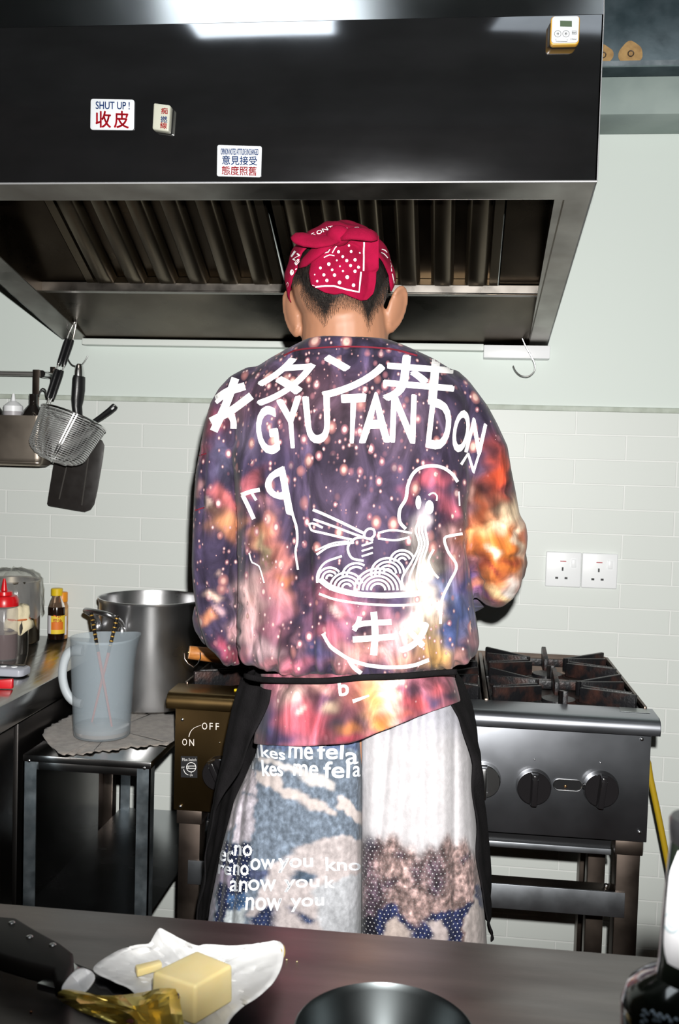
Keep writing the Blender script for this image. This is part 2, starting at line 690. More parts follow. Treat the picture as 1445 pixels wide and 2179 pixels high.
RIMST = mat('rim_steel', (.40, .385, .36), .36, 1., rvar=.12, rscale=7, var=(.24, .22, .20), vscale=6, bump=.05, bscale=80)
mb = rimplate([(HX0, HYF), (HX1, HYF), (.152, 1.737), (-.945, 1.737)], '', None)
mb.hexa([(-.945, 1.737, rimz(1.737)), (.152, 1.737, rimz(1.737)), (.152, 1.740, rimz(1.737)), (-.945, 1.740, rimz(1.737))],
        [(-.945, 1.737, rimz(1.737) + .03), (.152, 1.737, rimz(1.737) + .03), (.152, 1.740, rimz(1.737) + .03), (-.945, 1.740, rimz(1.737) + .03)])
mb.build('front_rim', RIMST, hood, smooth=0)
rimplate([(HX1, HYF), (HX1, 2.48), (.168, 2.478), (.152, 1.737)], '', None).build('side_rim', RIMST, hood, smooth=0)
rimplate([(HX0, HYF), (-.945, 1.737), (-.945, 2.478), (HX0, 2.48)], '', None).build('side_rim', RIMST, hood, smooth=0)
GY = 2.2
mb = MB()
mb.hexa([(-.945, GY + .012, rimz(GY) + .022), (.168, GY + .012, rimz(GY) + .022), (.168, 2.478, rimz(2.478)), (-.945, 2.478, rimz(2.478))],
        [(-.945, GY + .012, rimz(GY) + .026), (.168, GY + .012, rimz(GY) + .026), (.168, 2.478, rimz(2.478) + .004), (-.945, 2.478, rimz(2.478) + .004)])
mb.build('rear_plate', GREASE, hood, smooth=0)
for xw in (-.947, .166):
    mb = MB()
    mb.prism([(xw, 1.74, rimz(1.74)), (xw, 2.478, rimz(2.478)), (xw, 2.478, 2.3), (xw, 1.74, 2.3)], (.003, 0, 0))
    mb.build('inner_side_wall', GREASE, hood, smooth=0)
# gutter
mb = MB()
gz = rimz(GY)
mb.box((-.945, GY - .014, gz + .014), (.166, GY + .016, gz + .018))
mb.box((-.945, GY - .014, gz + .014), (.166, GY - .012, gz + .034))
mb.build('grease_gutter', mat('gutter_steel', (.24, .22, .20), .32, 1., rvar=.08), hood, smooth=0, bevel=.0008)
# sloped blank plates beside the filters
FD = Vector((0, -.894, .447))
FN = Vector((0, -.447, -.894))
F0 = Vector((0, GY, gz + .030))


def fpt(x, s, n):
    return Vector((x, 0, 0)) + F0 + FD * s + FN * n


for a, b in ((-.945, -.842), (.082, .166)):
    mb = MB()
    mb.hexa([fpt(a, 0, 0), fpt(b, 0, 0), fpt(b, .52, 0), fpt(a, .52, 0)][::-1], [fpt(a, 0, -.004), fpt(b, 0, -.004), fpt(b, .52, -.004), fpt(a, .52, -.004)][::-1])
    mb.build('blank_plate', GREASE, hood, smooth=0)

BAFF = mat('baffle_steel', (.21, .175, .125), .32, 1., rvar=.06, rscale=6, var=(.14, .115, .085), vscale=3)


def baffle_filter(x0, x1, n, label):
    t = thing('baffle_filter', label, 'grease filter', fpt((x0 + x1) / 2, 0, 0), 'grease filters inside the hood')
    mb = MB()
    mb.hexa([fpt(x0, 0, -.012), fpt(x1, 0, -.012), fpt(x1, .5, -.012), fpt(x0, .5, -.012)][::-1], [fpt(x0, 0, -.016), fpt(x1, 0, -.016), fpt(x1, .5, -.016), fpt(x0, .5, -.016)][::-1])
    mb.build('back_plate', GREASE, t, smooth=0)
    mb = MB()
    for a, b, s0, s1 in ((x0, x0 + .018, 0, .5), (x1 - .018, x1, 0, .5), (x0, x1, 0, .016), (x0, x1, .484, .5)):
        mb.hexa([fpt(a, s0, .004), fpt(b, s0, .004), fpt(b, s1, .004), fpt(a, s1, .004)][::-1], [fpt(a, s0, -.011), fpt(b, s0, -.011), fpt(b, s1, -.011), fpt(a, s1, -.011)][::-1])
    mb.build('filter_frame', BAFF, t, smooth=0)
    pitch = (x1 - x0 - .02) / n
    for k in range(n):
        c = x0 + .01 + pitch * (k + .5)
        w = pitch * .25
        prof = [(-w - .006, -.008), (-w, .010), (-w * .8, .014), (w * .8, .014), (w, .010), (w + .006, -.008)]
        mb = MB()
        rings = []
        for s, kk in ((.017, .55), (.05, 1), (.47, 1), (.483, .6)):
            rings.append([fpt(c + px, s, pn if pn < 0 else pn * kk) for px, pn in prof])
        mb.rings(rings)
        mb.build('baffle', BAFF, t, smooth=50)
    return t


baffle_filter(-.838, -.392, 6, 'left baffle filter of tall steel slats inside the hood')
baffle_filter(-.376, .078, 6, "right baffle filter of tall steel slats behind the cook's red bandana")


# ---- magnets and timer on the hood front
def plate_from_px(name, label, cat, quad, th, m, r_, group=None, y=HYF):
    """rounded flat plate on the hood front; quad px: tl, tr, br, bl"""
    P = [atY(px, py, y) for px, py in quad]
    c = sum(P, Vector()) / 4
    t = thing(name, label, cat, c, group)
    mb = MB()
    pts = []
    for i in range(4):
        p, a, b = P[i], P[i - 1], P[(i + 1) % 4]
        da, db = (a - p).normalized(), (b - p).normalized()
        for k in range(7):
            u = k / 6
            q0, q1 = p + da * r_, p + db * r_
            pts.append(q0 * (1 - u) ** 2 + p * 2 * u * (1 - u) + q1 * u * u)
    mb.prism([(q.x, y - .0004, q.z) for q in pts], (0, -th, 0))
    body = mb.build(name.split('_')[-1] + '_body', m, t, smooth=30, bevel=min(.0012, th * .3))
    return t, body


sg, body = plate_from_px('magnet_sign', 'white magnet sign reading SHUT UP ! over two large red characters', 'magnet', [(194, 211), (287, 213), (286, 278), (193, 277)], .0022, SIGNW, .005, 'magnets on the hood front')
bv = [bvh_world(body)]
mb = MB()
text_quad(mb, 'SHUT UP !', [(204, 232), (276, 233), (276, 217), (204, 216)], .025)
drape(mb, 'lettering', BLUE, sg, bv, .0009, 40, 'blue lettering')
mb = MB()
text_quad(mb, '收', [(204, 271), (236, 272), (236, 237), (204, 236)], .03)
text_quad(mb, '皮', [(243, 272), (274, 273), (274, 237), (243, 236)], .03)
drape(mb, 'lettering', RED, sg, bv, .0009, 40, 'red characters')

sg, body = plate_from_px('magnet_sign', 'white magnet sign with blue and red rows of characters at the hood bottom edge', 'magnet', [(463, 309), (558, 312), (556, 378), (462, 376)], .0022, SIGNW, .004, 'magnets on the hood front')
bv = [bvh_world(body)]
mb = MB()
text_quad(mb, 'OPINION NOTED ATTITUDE UNCHANGED', [(470, 329), (550, 330), (550, 317), (470, 316)], .02)
text_quad(mb, '意見接受', [(473, 350), (547, 352), (547, 333), (473, 331)], .02)
drape(mb, 'lettering', BLUE, sg, bv, .0009, 40, 'blue lettering')
mb = MB()
text_quad(mb, '態度照舊', [(472, 372), (546, 374), (546, 355), (472, 353)], .02)
drape(mb, 'lettering', RED, sg, bv, .0009, 40, 'red characters')

tile_q = [(333, 226), (369, 231), (365, 287), (330, 282)]
P = [atY(px, py, HYF) for px, py in tile_q]
c = sum(P, Vector()) / 4
sg = thing('mahjong_tile_magnet', 'small ivory tile magnet with three upright red and blue characters', 'magnet', c, 'magnets on the hood front')
mb = MB()
mb.prism([(q.x, HYF - .0005, q.z) for q in P], (0, -.017, 0))
body = mb.build('tile_body', mat('ivory_plastic', lin(178, 178, 164), .3), sg, bevel=.003, seg=3)
bv = [bvh_world(body)]
for ch, y0, mm in (('痴', 229, RED), ('撚', 247, BLUE), ('線', 260, RED)):
    mb = MB()
    x0 = 343 - (y0 - 229) * .06
    text_quad(mb, ch, [(x0, y0 + 13), (x0 + 14, y0 + 14.5), (x0 + 14, y0 + 1), (x0, y0)], .03)
    drape(mb, 'character', mm, sg, bv, .0009, 40, 'blue character' if mm is BLUE else 'red character')

P = [atY(px, py, HYF - .016) for px, py in ((1173, 33), (1235, 34), (1232, 95), (1171, 94))]
c = sum(P, Vector()) / 4
tm = thing('kitchen_timer', 'small white kitchen timer with yellow rim on the hood corner', 'timer', c)


def rrect(x0, x1, z0, z1, r, n=6):
    pts = []
    for cx, cz, a0 in ((x1 - r, z1 - r, 0), (x0 + r, z1 - r, 90), (x0 + r, z0 + r, 180), (x1 - r, z0 + r, 270)):
        for k in range(n + 1):
            a = math.radians(a0 + 90 * k / n)
            pts.append((cx + r * math.cos(a), cz + r * math.sin(a)))
    return pts


x0, x1 = P[0].x, P[1].x
z1, z0 = P[0].z, P[3].z
mb = MB()
mb.prism([(x, HYF - .0005, z) for x, z in rrect(x0, x1, z0, z1, .006)], (0, -.0135, 0))
mb.build('yellow_case', mat('timer_yellow', lin(200, 150, 50), .35), tm, bevel=.002)
mb = MB()
mb.prism([(x, HYF - .0135, z) for x, z in rrect(x0 + .0016, x1 - .0016, z0 + .0016, z1 - .0016, .005)], (0, -.0032, 0))
face = mb.build('white_face', SIGNW, tm, bevel=.001)
bv = [bvh_world(face)]
mb = MB()
mb.add([(1192, 44, 0), (1217, 44.5, 0), (1217, 57, 0), (1192, 56.5, 0)], [(0, 1, 2, 3)])
drape(mb, 'display', mat('lcd', lin(78, 92, 74), .2), tm, bv, .0005, 30, 'grey green display')
mb = MB()
for cx, cy, s in ((1187, 72, '分'), (1204.5, 72, '秒')):
    stroke(mb, [(cx + 7 * math.cos(a), cy + 7 * math.sin(a)) for a in np.linspace(0, 2 * PI, 20)], .8, smooth=False)
    text_quad(mb, s, [(cx - 2.6, cy + 3), (cx + 2.6, cy + 3), (cx + 2.6, cy - 3), (cx - 2.6, cy - 3)], .03)
for cx, cy in ((1222.5, 70),):
    stroke(mb, [(cx - 5, cy - 4), (cx + 4, cy - 4), (cx + 4, cy + 3), (cx - 5, cy + 3)], .8, True, False)
text_quad(mb, 'start', [(1218, 71.5), (1226, 71.7), (1226, 67.7), (1218, 67.5)], .02)
stroke(mb, [(1183, 83), (1183, 88), (1207, 88.6), (1207, 83.6)], .9, False, False)
text_quad(mb, 'clear', [(1214, 84.5), (1228, 84.8), (1228, 81.8), (1214, 81.5)], .02)
drape(mb, 'button_marks', BLACKINK, tm, bv, .0005, 30)

# ---- white trunking box, sockets
t = tag(MB().box((.060, 2.452, 1.572), (.218, WALLY - .001, 1.603)).build('trunking_box', WHITEPL, bevel=.0015, org=(.14, 2.48, 1.585)), 'short white trunking box on the wall under the hood corner', 'trunking')


def socket(cx, label):
    cz = 1.061
    y = WALLY - .006
    t = thing('wall_socket', label, 'socket', (cx, y, cz), 'sockets on the tiled wall')
    MB().box((cx - .0428, y - .009, cz - .043), (cx + .0428, y, cz + .043)).build('face_plate', WHITEPL, t, bevel=.003, seg=3)
    f = y - .0094
    mk = lambda a, b, c_, d: MB().box((cx + a, f, cz + b), (cx + c_, f + .002, cz + d))
    for q in ((-.004, -.003, .000, .006), (-.019, -.0235, -.012, -.0185), (.0035, -.0235, .0105, -.0185)):
        mk(*q).build('pin_hole', BLACKINK, t)
    mk(-.0085, .0195, .006, .0215).build('indicator_mark', RED, t)
    MB().box((cx + .019, f - .003, cz + .006), (cx + .030, f + .002, cz + .026)).build('rocker_switch', WHITEPL, t, bevel=.0012)
    return t


socket(.2735, 'white three-pin wall socket nearer the cook')
socket(.3605, 'white three-pin wall socket farther right on the tiles')


# ---- S hooks
def s_hook(name, label, pts, r=.0018, grp='wire hooks'):
    o = MB().tube([tuple(p) for p in spline(pts, .004)], r, 10).build(name, CHROME, None, org=pts[0])
    return tag(o, label, 'hook', grp)


Y = 2.44
hk = [atY(px, py, Y) for px, py in ((1104, 712), (1108, 700), (1115, 697), (1116, 703), (1110, 714), (1118, 735), (1130, 757), (1138, 775), (1137, 790), (1124, 801), (1108, 799), (1097, 789), (1092, 778))]
s_hook('s_hook', 'empty chrome S hook hanging at the right corner of the hood', hk)

# ================================================================== LEFT: rail, caddy, hanging tools
RY = 2.44
a, b = atY(-60, 791, RY), atY(92, 796, RY)
rail = thing('wall_rail', 'thin steel rail along the left of the wall with an end bracket', 'rail', (b.x, RY, b.z))
MB().tube([(-1.5, RY, b.z), (b.x - .004, RY, b.z)], .0065, 14).build('rail_tube', mat('rail_steel', (.7, .68, .66), .42, 1.), rail)
mb = MB()
mb.box((b.x - .006, WALLY - .004, b.z - .024), (b.x + .008, WALLY + .0, b.z + .024))
mb.build('end_plate', DARKLEG, rail, bevel=.001)
MB().cyl((b.x, WALLY - .004, b.z), (b.x, RY - .008, b.z), .009, n=20).build('end_bracket', CHROME, rail)
for dz in (-.017, .017):
    MB().cyl((b.x + .001, WALLY - .004, b.z + dz), (b.x + .001, WALLY - .006, b.z + dz), .0028, n=12).build('screw', CHROME, rail)
# caddy hanging from the rail
q0, q1 = atY(0, 886, 2.37), atY(95, 998, 2.37)
zt, zb, xr = q0.z, q1.z + .006, q1.x
cad = thing('rail_caddy', 'rectangular steel caddy hooked on the wall rail holding bottles', 'caddy', (xr - .11, 2.41, zb))


def rr_ring(x0, x1, y0, y1, z, r, n=5):
    return [Vector((x, y, z)) for x, y in rrect(x0, x1, y0, y1, r, n)]


CY0, CY1 = 2.350, 2.428
mb = MB()
mb.rings([rr_ring(xr - .21, xr - .012, CY0 + .012, CY1 - .012, zb, .012), rr_ring(xr - .218, xr - .003, CY0 + .004, CY1 - .004, zb + .006, .016), rr_ring(xr - .222, xr - .001, CY0, CY1, zb + .02, .018),
          rr_ring(xr - .222, xr, CY0, CY1, zt, .018), rr_ring(xr - .224, xr + .002, CY0 - .002, CY1 + .002, zt, .018), rr_ring(xr - .224, xr + .002, CY0 - .002, CY1 + .002, zt + .003, .018),
          rr_ring(xr - .219, xr - .003, CY0 + .003, CY1 - .003, zt + .003, .016), rr_ring(xr - .219, xr - .003, CY0 + .003, CY1 - .003, zb + .008, .016)], True, True)
mb.build('caddy_bin', mat('caddy_steel', (.58, .50, .42), .36, 1., rvar=.05, rscale=9), cad, smooth=50)
s0 = atY(77, 800, 2.43)
mb = MB()
mb.box((s0.x - .0085, 2.428, zt - .04), (s0.x + .0085, 2.431, b.z + .010))
mb.box((s0.x - .0085, 2.431, b.z + .0068), (s0.x + .0085, 2.452, b.z + .0095))
mb.build('hanging_strap', DARKLEG, cad, bevel=.0006)


def lathe_thing(name, label, cat, base, parts, group=None, n=40):
    t = thing(name, label, cat, base, group)
    for pn, m, prof in parts:
        MB().lathe(base, prof, n).build(pn, m, t, smooth=40)
    return t


DARKGL = mat('dark_glass', (.012, .010, .009), .08, coat=.5)
bz = zb + .009
p = atY(75, 880, 2.39)
lathe_thing('sauce_bottle', 'black conical-shouldered bottle at the right end of the rail caddy', 'bottle', (p.x - .003, 2.385, bz),
            [('bottle_body', DARKGL, [(0, 0), (.030, 0), (.030, zt - bz + .004), (.026, zt - bz + .014), (.0125, zt - bz + .030), (.0105, zt - bz + .034), (.0105, zt - bz + .058), (0, zt - bz + .058)])], 'bottles in the rail caddy')
p = atY(30, 880, 2.39)
lathe_thing('squeeze_bottle', 'white nozzle-topped bottle in the middle of the rail caddy', 'bottle', (p.x, 2.385, bz),
            [('bottle_body', mat('frosted_body', lin(200, 196, 200), .4, trans=.3), [(0, 0), (.024, 0), (.024, zt - bz + .014), (.0, zt - bz + .014)]),
             ('nozzle_cap', WHITEPL, [(0, zt - bz + .013), (.0235, zt - bz + .013), (.0235, zt - bz + .027), (.013, zt - bz + .036), (.006, zt - bz + .040), (.003, zt - bz + .058), (0, zt - bz + .058)])], 'bottles in the rail caddy')
p = atY(-6, 880, 2.39)
lathe_thing('sauce_bottle', 'black bottle at the left edge of the photo in the rail caddy', 'bottle', (p.x - .012, 2.385, bz),
            [('bottle_body', DARKGL, [(0, 0), (.028, 0), (.028, zt - bz + .012), (.014, zt - bz + .032), (.0105, zt - bz + .038), (.0105, zt - bz + .062), (0, zt - bz + .062)])], 'bottles in the rail caddy')
# little hook on the rail's strap
hk = [atY(px, py, 2.352) for px, py in ((83, 842), (86, 832), (91, 827), (97, 831), (99, 842), (103, 846))]
s_hook('s_hook', 'small bent hook beside the strainer handle over the caddy', hk, .0022)

# --- strainer hanging at the hood's left corner
SY = 2.33
st = thing('mesh_strainer', 'conical wire noodle strainer with black double grips hanging from the hood', 'strainer', atY(150, 930, SY))
WIRE = mat('strainer_wire', (.9, .9, .9), .36, .9)
g1, g0 = atY(159, 690, 2.38), atY(102, 862, SY)
ax = (g0 - g1)
sd = ax.cross(Vector((0, 1, 0))).normalized()
mb = MB()
for sgn in (-1, 1):
    mb.tube([tuple(q) for q in spline([g1 + sd * .003 * sgn, g1 + ax * .18 + sd * .0075 * sgn, g1 + ax * .5 + sd * .0075 * sgn, g1 + ax * .8 + sd * .007 * sgn, g1 + ax * .92 + sd * .004 * sgn, g0 + sd * .002 * sgn], .01)], .0021, 8)
mb.tube([tuple(q) for q in spline([g1 + sd * -.003, g1 - ax * .06 + Vector((.001, 0, 0)), g1 + sd * .003], .004)], .0021, 8)
mb.tube([tuple(q) for q in spline([g1 + ax * .16 + sd * .0075, g1 + ax * .06 + sd * .016 * -1, g1 - ax * .02 + sd * -.010, g1 + ax * .0 + sd * -.002], .004)], .0018, 8)
mb.build('wire_handle', CHROME, st)
for f0, f1 in ((.19, .50), (.57, .92)):
    mb = MB()
    for sgn in (-1, 1):
        mb.tube([g1 + ax * (f0 + (f1 - f0) * u) + sd * sgn * .006 for u in np.linspace(0, 1, 8)], [.0055, .0068, .0068, .0066, .0064, .0062, .006, .0045], 12)
    mb.build('grip', BLACKPL, st)
# basket: rim ellipse + conical net
rl, rr_ = atY(93, 868, SY), atY(222, 912, SY)
rc = (rl + rr_) / 2
ra = (rr_ - rl) / 2
R_ = ra.length
u_ = ra.normalized()
w_ = Vector((0, 1, 0)) + Vector((0, 0, -.25))
w_ = (w_ - u_ * w_.dot(u_)).normalized()
dn = w_.cross(u_)
if dn.z > 0:
    dn = -dn
dn = (dn + Vector((-.10, 0, 0))).normalized()


def bpt(a, h, rad):
    return rc + (u_ * math.cos(a) + w_ * math.sin(a)) * rad + dn * h


BH = .118
prof = lambda s: R_ * (1 - .18 * s) * (1 if s < .72 else math.sqrt(max(0.0, 1 - ((s - .72) / .28) ** 2)) * .995 + .005)
mb = MB()
mb.tube([bpt(2 * PI * k / 48, 0, R_) for k in range(48)], .0026, 8, closed=True)
mb.build('basket_rim', CHROME, st)
mb = MB()
for j in range(1, 24):
    s = j / 24
    mb.tube([bpt(2 * PI * k / 40, s * BH, prof(s)) for k in range(40)], .00125, 6, closed=True)
for k in range(28):
    a = 2 * PI * k / 28
    mb.tube([bpt(a, s * BH, prof(s)) for s in np.linspace(0, 1, 15)], .0008, 5)
net = mb.build('wire_net', WIRE, st, merge=False)
mb = MB()
for a in (-1.15, 1.9):
    mb.tube([bpt(a, s * BH, prof(s) + .0012) for s in np.linspace(0, 1, 12)], .0017, 8)
    mb.tube([bpt(a + PI, s * BH, prof(s) + .0012) for s in np.linspace(0, 1, 12)], .0017, 8)
mb.build('basket_rib', CHROME, st)
mb = MB()
e_ = bpt(PI, 0, R_)
mb.tube([tuple(q) for q in spline([g0, g0 * .5 + e_ * .5 + Vector((-.004, 0, 0)), e_], .004)], .0026, 8)
mb.build('handle_neck', CHROME, st)

# hook that carries the strainer on the hood rim
hk = [atY(px, py, 2.385) for px, py in ((150, 672), (153, 662), (160, 658), (165, 664), (164, 676), (160, 690), (158, 698))]
s_hook('s_hook', 'wire hook at the left hood corner that carries the strainer', hk, .002)

# --- black turner behind it
TY = 2.445
tn = thing('black_turner', 'black wide-bladed turner with silver handle cap hanging behind the strainer', 'turner', atY(165, 1010, TY))
T = lambda px, py, y=TY: atY(px, py, y)
mb = MB()
mb.tube([T(169, 774), T(169, 779), T(169, 790), T(169, 801)], [.006, .0105, .0125, .0130], 16, flat=.7)
mb.build('handle_cap', CHROME, tn)
mb = MB()
pts = [(169, 800, 16), (168, 806, 17.5), (167, 830, 18), (165, 850, 17), (164, 865, 14), (166, 885, 13), (170, 905, 15)]
mb.tube([T(x, y) for x, y, _ in pts], [w * .00117 * .82 for _, _, w in pts], 16, flat=.7)
mb.build('handle', BLACKPL, tn)
mb = MB()
mb.tube([T(170, 903), T(170, 920), T(168, 950)], [.007, .006, .006], 10, flat=.6)
mb.build('neck', BLACKPL, tn)
outl = [(128, 930), (206, 933), (217, 937), (222, 948), (219, 975), (208, 1040), (201, 1072), (193, 1084), (180, 1089), (160, 1086), (103, 1076), (100, 1071), (104, 1045), (118, 960), (122, 936)]
mb = MB()
mb.prism([T(x, y) for x, y in outl], (0, .003, 0))
bl = mb.build('blade', mat('black_nylon', (.022, .019, .018), .42, rvar=.1, rscale=40), tn, bevel=.0012)
mb = MB()
for x0, y0, x1, y1 in ((190, 960, 174, 1075), (148, 965, 126, 1062)):
    mb.tube([T(x0, y0, TY - .0005), T(x1, y1, TY - .0005)], .0018, 6)
mb.build('ridge', mat('highlight_grey', (.07, .065, .06), .4), bl)  # highlight along the ridges put in as a lighter grey
hk = [T(x, y) for x, y in ((143, 758), (147, 768), (153, 776), (160, 779), (170, 779), (176, 774), (183, 764), (187, 757))]
s_hook('s_hook', 'dark S hook holding the black turner by its silver cap', hk, .0016)

# --- spoon handle sticking out of the strainer
sp = thing('black_spoon', 'black plastic spoon with its rounded handle end poking up right behind the strainer', 'spoon', atY(200, 895, 2.40))
mb = MB()
pts = [(246, 863, .0078), (243, 866, .0094), (234, 874, .0090), (215, 888, .0078), (198, 899, .0066), (170, 918, .006), (150, 932, .006)]
mb.tube([atY(x, y, 2.424) for x, y, _ in pts], [r for *_, r in pts], 14, flat=.6)
mb.build('handle', BLACKPL, sp)
MB().ball(atY(140, 940, 2.426), (.024, .006, .02), 18, 12).build('bowl', BLACKPL, sp)
mb = MB()
mb.tube([atY(237.5, 871, 2.4185), atY(242.5, 866.5, 2.4185)], .0022, 8)
mb.build('hanging_slot', WHITEPL, sp)

# ================================================================== LEFT COUNTER and what stands on it
ZC, XC = .832, -.833
lc = thing('steel_counter', 'stainless steel side counter running along the left wall', 'counter', (-1.2, 1.8, 0))
mb = MB()
mb.box((-1.75, 1.0, ZC - .052), (XC, 2.49, ZC))
mb.build('counter_top', COUNTER, lc, bevel=.003)
mb = MB()
mb.box((-1.75, 1.03, .12), (XC - .05, 2.48, ZC - .052))
mb.build('cabinet_body', mat('cabinet_steel', (.10, .095, .09), .35, 1.), lc)
for y0, y1 in ((1.04, 1.44), (1.46, 1.90), (1.92, 2.46)):
    d = MB().box((XC - .050, y0, .14), (XC - .034, y1, ZC - .075)).build('cabinet_door', mat('door_steel', (.16, .15, .145), .3, 1.), lc, bevel=.002)
    MB().tube([(XC - .034, y0 + .04, .68), (XC - .02, y0 + .04, .68), (XC - .02, y0 + .04, .56), (XC - .034, y0 + .04, .56)], .004, 8).build('door_handle', CHROME, d)
for y in (1.03, 1.75, 2.44):
    MB().box((XC - .045, y - .016, .0), (XC - .008, y + .016, ZC - .05)).build('leg', GALV if y == 1.75 else DARKLEG, lc, bevel=.002)

# soy bottle
base = atZ(116, 1362, ZC)
base = Vector((base.x, base.y + .012, ZC))
hb = .125
k = (atY(116, 1251, base.y).z - ZC) / hb
soy = thing('soy_sauce_bottle', 'small dark soy sauce bottle with yellow cap on the steel counter', 'bottle', base)
GL = mat('clear_glass', (.9, .9, .88), .05, trans=1., ior=1.45)
SOYL = mat('soy_sauce', (.012, .005, .003), .1, coat=.3)
MB().lathe(base, [(0, .002), (.0205, .002), (.0215, .004), (.0215, .078 * k), (.018, .088 * k), (.0165, .091 * k), (0, .091 * k)], 40).build('sauce', SOYL, soy, smooth=50)
MB().lathe(base, [(.0213, .080 * k), (.0175, .092 * k), (.0125, .104 * k), (.0120, .110 * k), (.0122, .111 * k)], 40).build('glass_shoulder', mat('amber_glass', (.95, .62, .42), .06, trans=.9), soy, smooth=50)
MB().lathe(base, [(0, .1245 * k), (.0135, .1245 * k), (.0148, .1235 * k), (.0148, .1075 * k), (.012, .1065 * k)], 40).build('cap', mat('yellow_cap', lin(226, 190, 30), .4), soy, smooth=40)
LABY = mat('yellow_label', lin(240, 206, 60), .5)
LABO = mat('orange_label', lin(226, 120, 40), .5)
LABW = mat('white_label', lin(226, 222, 226), .5)


def band(c, r, z0, z1, a0, a1, n=16):
    """curved label patch; angle 0 faces the camera side (-Y), positive to the right (+X)"""
    rows = []
    for z in np.linspace(z0, z1, 4):
        rows.append([(c[0] + r * math.sin(a), c[1] - r * math.cos(a), c[2] + z) for a in np.linspace(a0, a1, n)])
    return MB().grid(rows)


band(base, .0219, .016 * k, .060 * k, -1.9, 1.9, 40).build('label', LABY, soy, smooth=180)
band(base, .0221, .016 * k, .060 * k, -2.0, -.28).build('label_side_panel', LABW, soy, smooth=180)
band(base, .0221, .026 * k, .045 * k, -.24, 1.2).build('label_picture', LABO, soy, smooth=180)
mb = MB()
stroke(mb, [(114, 1310), (125, 1313), (133, 1311)], 3)
text_quad(mb, '醤油', [(113, 1326), (131, 1326), (131, 1317), (113, 1317)], .03)
drape(mb, 'label_marks', mat('label_red', lin(190, 60, 30), .5), soy, [bvh_world(soy.children[-1])], .0006, 20)

base = atZ(142, 1353, ZC)
base = Vector((base.x + .003, 2.462, ZC))
k2 = (atY(142, 1260, base.y).z - ZC)
ob = thing('spice_bottle', 'slim clear bottle with orange cap standing behind the soy sauce', 'bottle', base)
MB().lathe(base, [(0, .002), (.0155, .002), (.0158, .01), (.0158, k2 * .70), (.0135, k2 * .76), (.0128, k2 * .80), (0, k2 * .80)], 32).build('bottle_body', mat('amber_spice', lin(206, 170, 120), .25, var=lin(170, 118, 70), vscale=60), ob, smooth=50)
MB().lathe(base, [(.0125, k2 * .79), (.0140, k2 * .80), (.0140, k2 * .985), (.0125, k2), (0, k2)], 32).build('cap', mat('orange_cap', lin(226, 142, 30), .4), ob, smooth=40)
band(base, .0161, k2 * .1, k2 * .5, -1.6, 1.2).build('label', LABW, ob, smooth=180)

# tall container wrapped in film
e = atZ(22, 1368, ZC)
base = Vector((atY(24, 1300, 2.388).x, 2.388, ZC))
rp = atY(81, 1300, 2.388).x - base.x
hp = atY(40, 1243, 2.30).z - ZC
tp = thing('steel_container', 'tall steel container covered with cling film at the counter\'s wall end', 'container', base)
MB().lathe(base, [(0, .001), (rp - .004, .001), (rp - .001, .004), (rp, hp - .006), (rp + .002, hp - .003), (rp + .001, hp), (rp - .003, hp - .003), (rp - .003, .006), (0, .006)], 56).build('container_body', mat('dull_steel', (.30, .26, .21), .3, 1., rvar=.08, rscale=6), tp, smooth=50)
FILM = bpy.data.materials.new('cling_film')
FILM.use_nodes = True
nt = FILM.node_tree
nt.nodes.clear()
o_ = nt.nodes.new('ShaderNodeOutputMaterial')
mx = nt.nodes.new('ShaderNodeMixShader')
tr = nt.nodes.new('ShaderNodeBsdfTransparent')
tr.inputs[0].default_value = (.93, .93, .91, 1)
gl = nt.nodes.new('ShaderNodeBsdfPrincipled')
gl.inputs['Base Color'].default_value = (.85, .85, .83, 1)
gl.inputs['Roughness'].default_value = .12
mx.inputs[0].default_value = .20
gl.inputs['Coat Weight'].default_value = 1.
gl.inputs['Coat Roughness'].default_value = .08
nt.links.new(tr.outputs[0], mx.inputs[1])
nt.links.new(gl.outputs[0], mx.inputs[2])
nt.links.new(mx.outputs[0], o_.inputs[0])
mb = MB()
rows = []
for i, (r, z) in enumerate([(.004, hp + .026), (.02, hp + .027), (rp * .45, hp + .024), (rp * .75, hp + .020), (rp * .95, hp + .009), (rp + .004, hp - .002), (rp + .007, hp - .03), (rp + .008, hp - .06), (rp + .010, hp - .09)]):
    n = 72
    ring = []
    for kk in range(n):
        a = 2 * PI * kk / n
        wob = (math.sin(7 * a + i) * .4 + math.sin(17 * a + 2 * i) * .6) * (.0012 + .0006 * i) + rng.normal() * .0006
        ring.append(base + Vector(((r + wob) * math.cos(a), (r + wob) * math.sin(a), z + wob * 1.6)))
    rows.append(ring)
mb.rings(rows, True, False)
film = mb.build('cling_film_cover', FILM, tp, smooth=180)

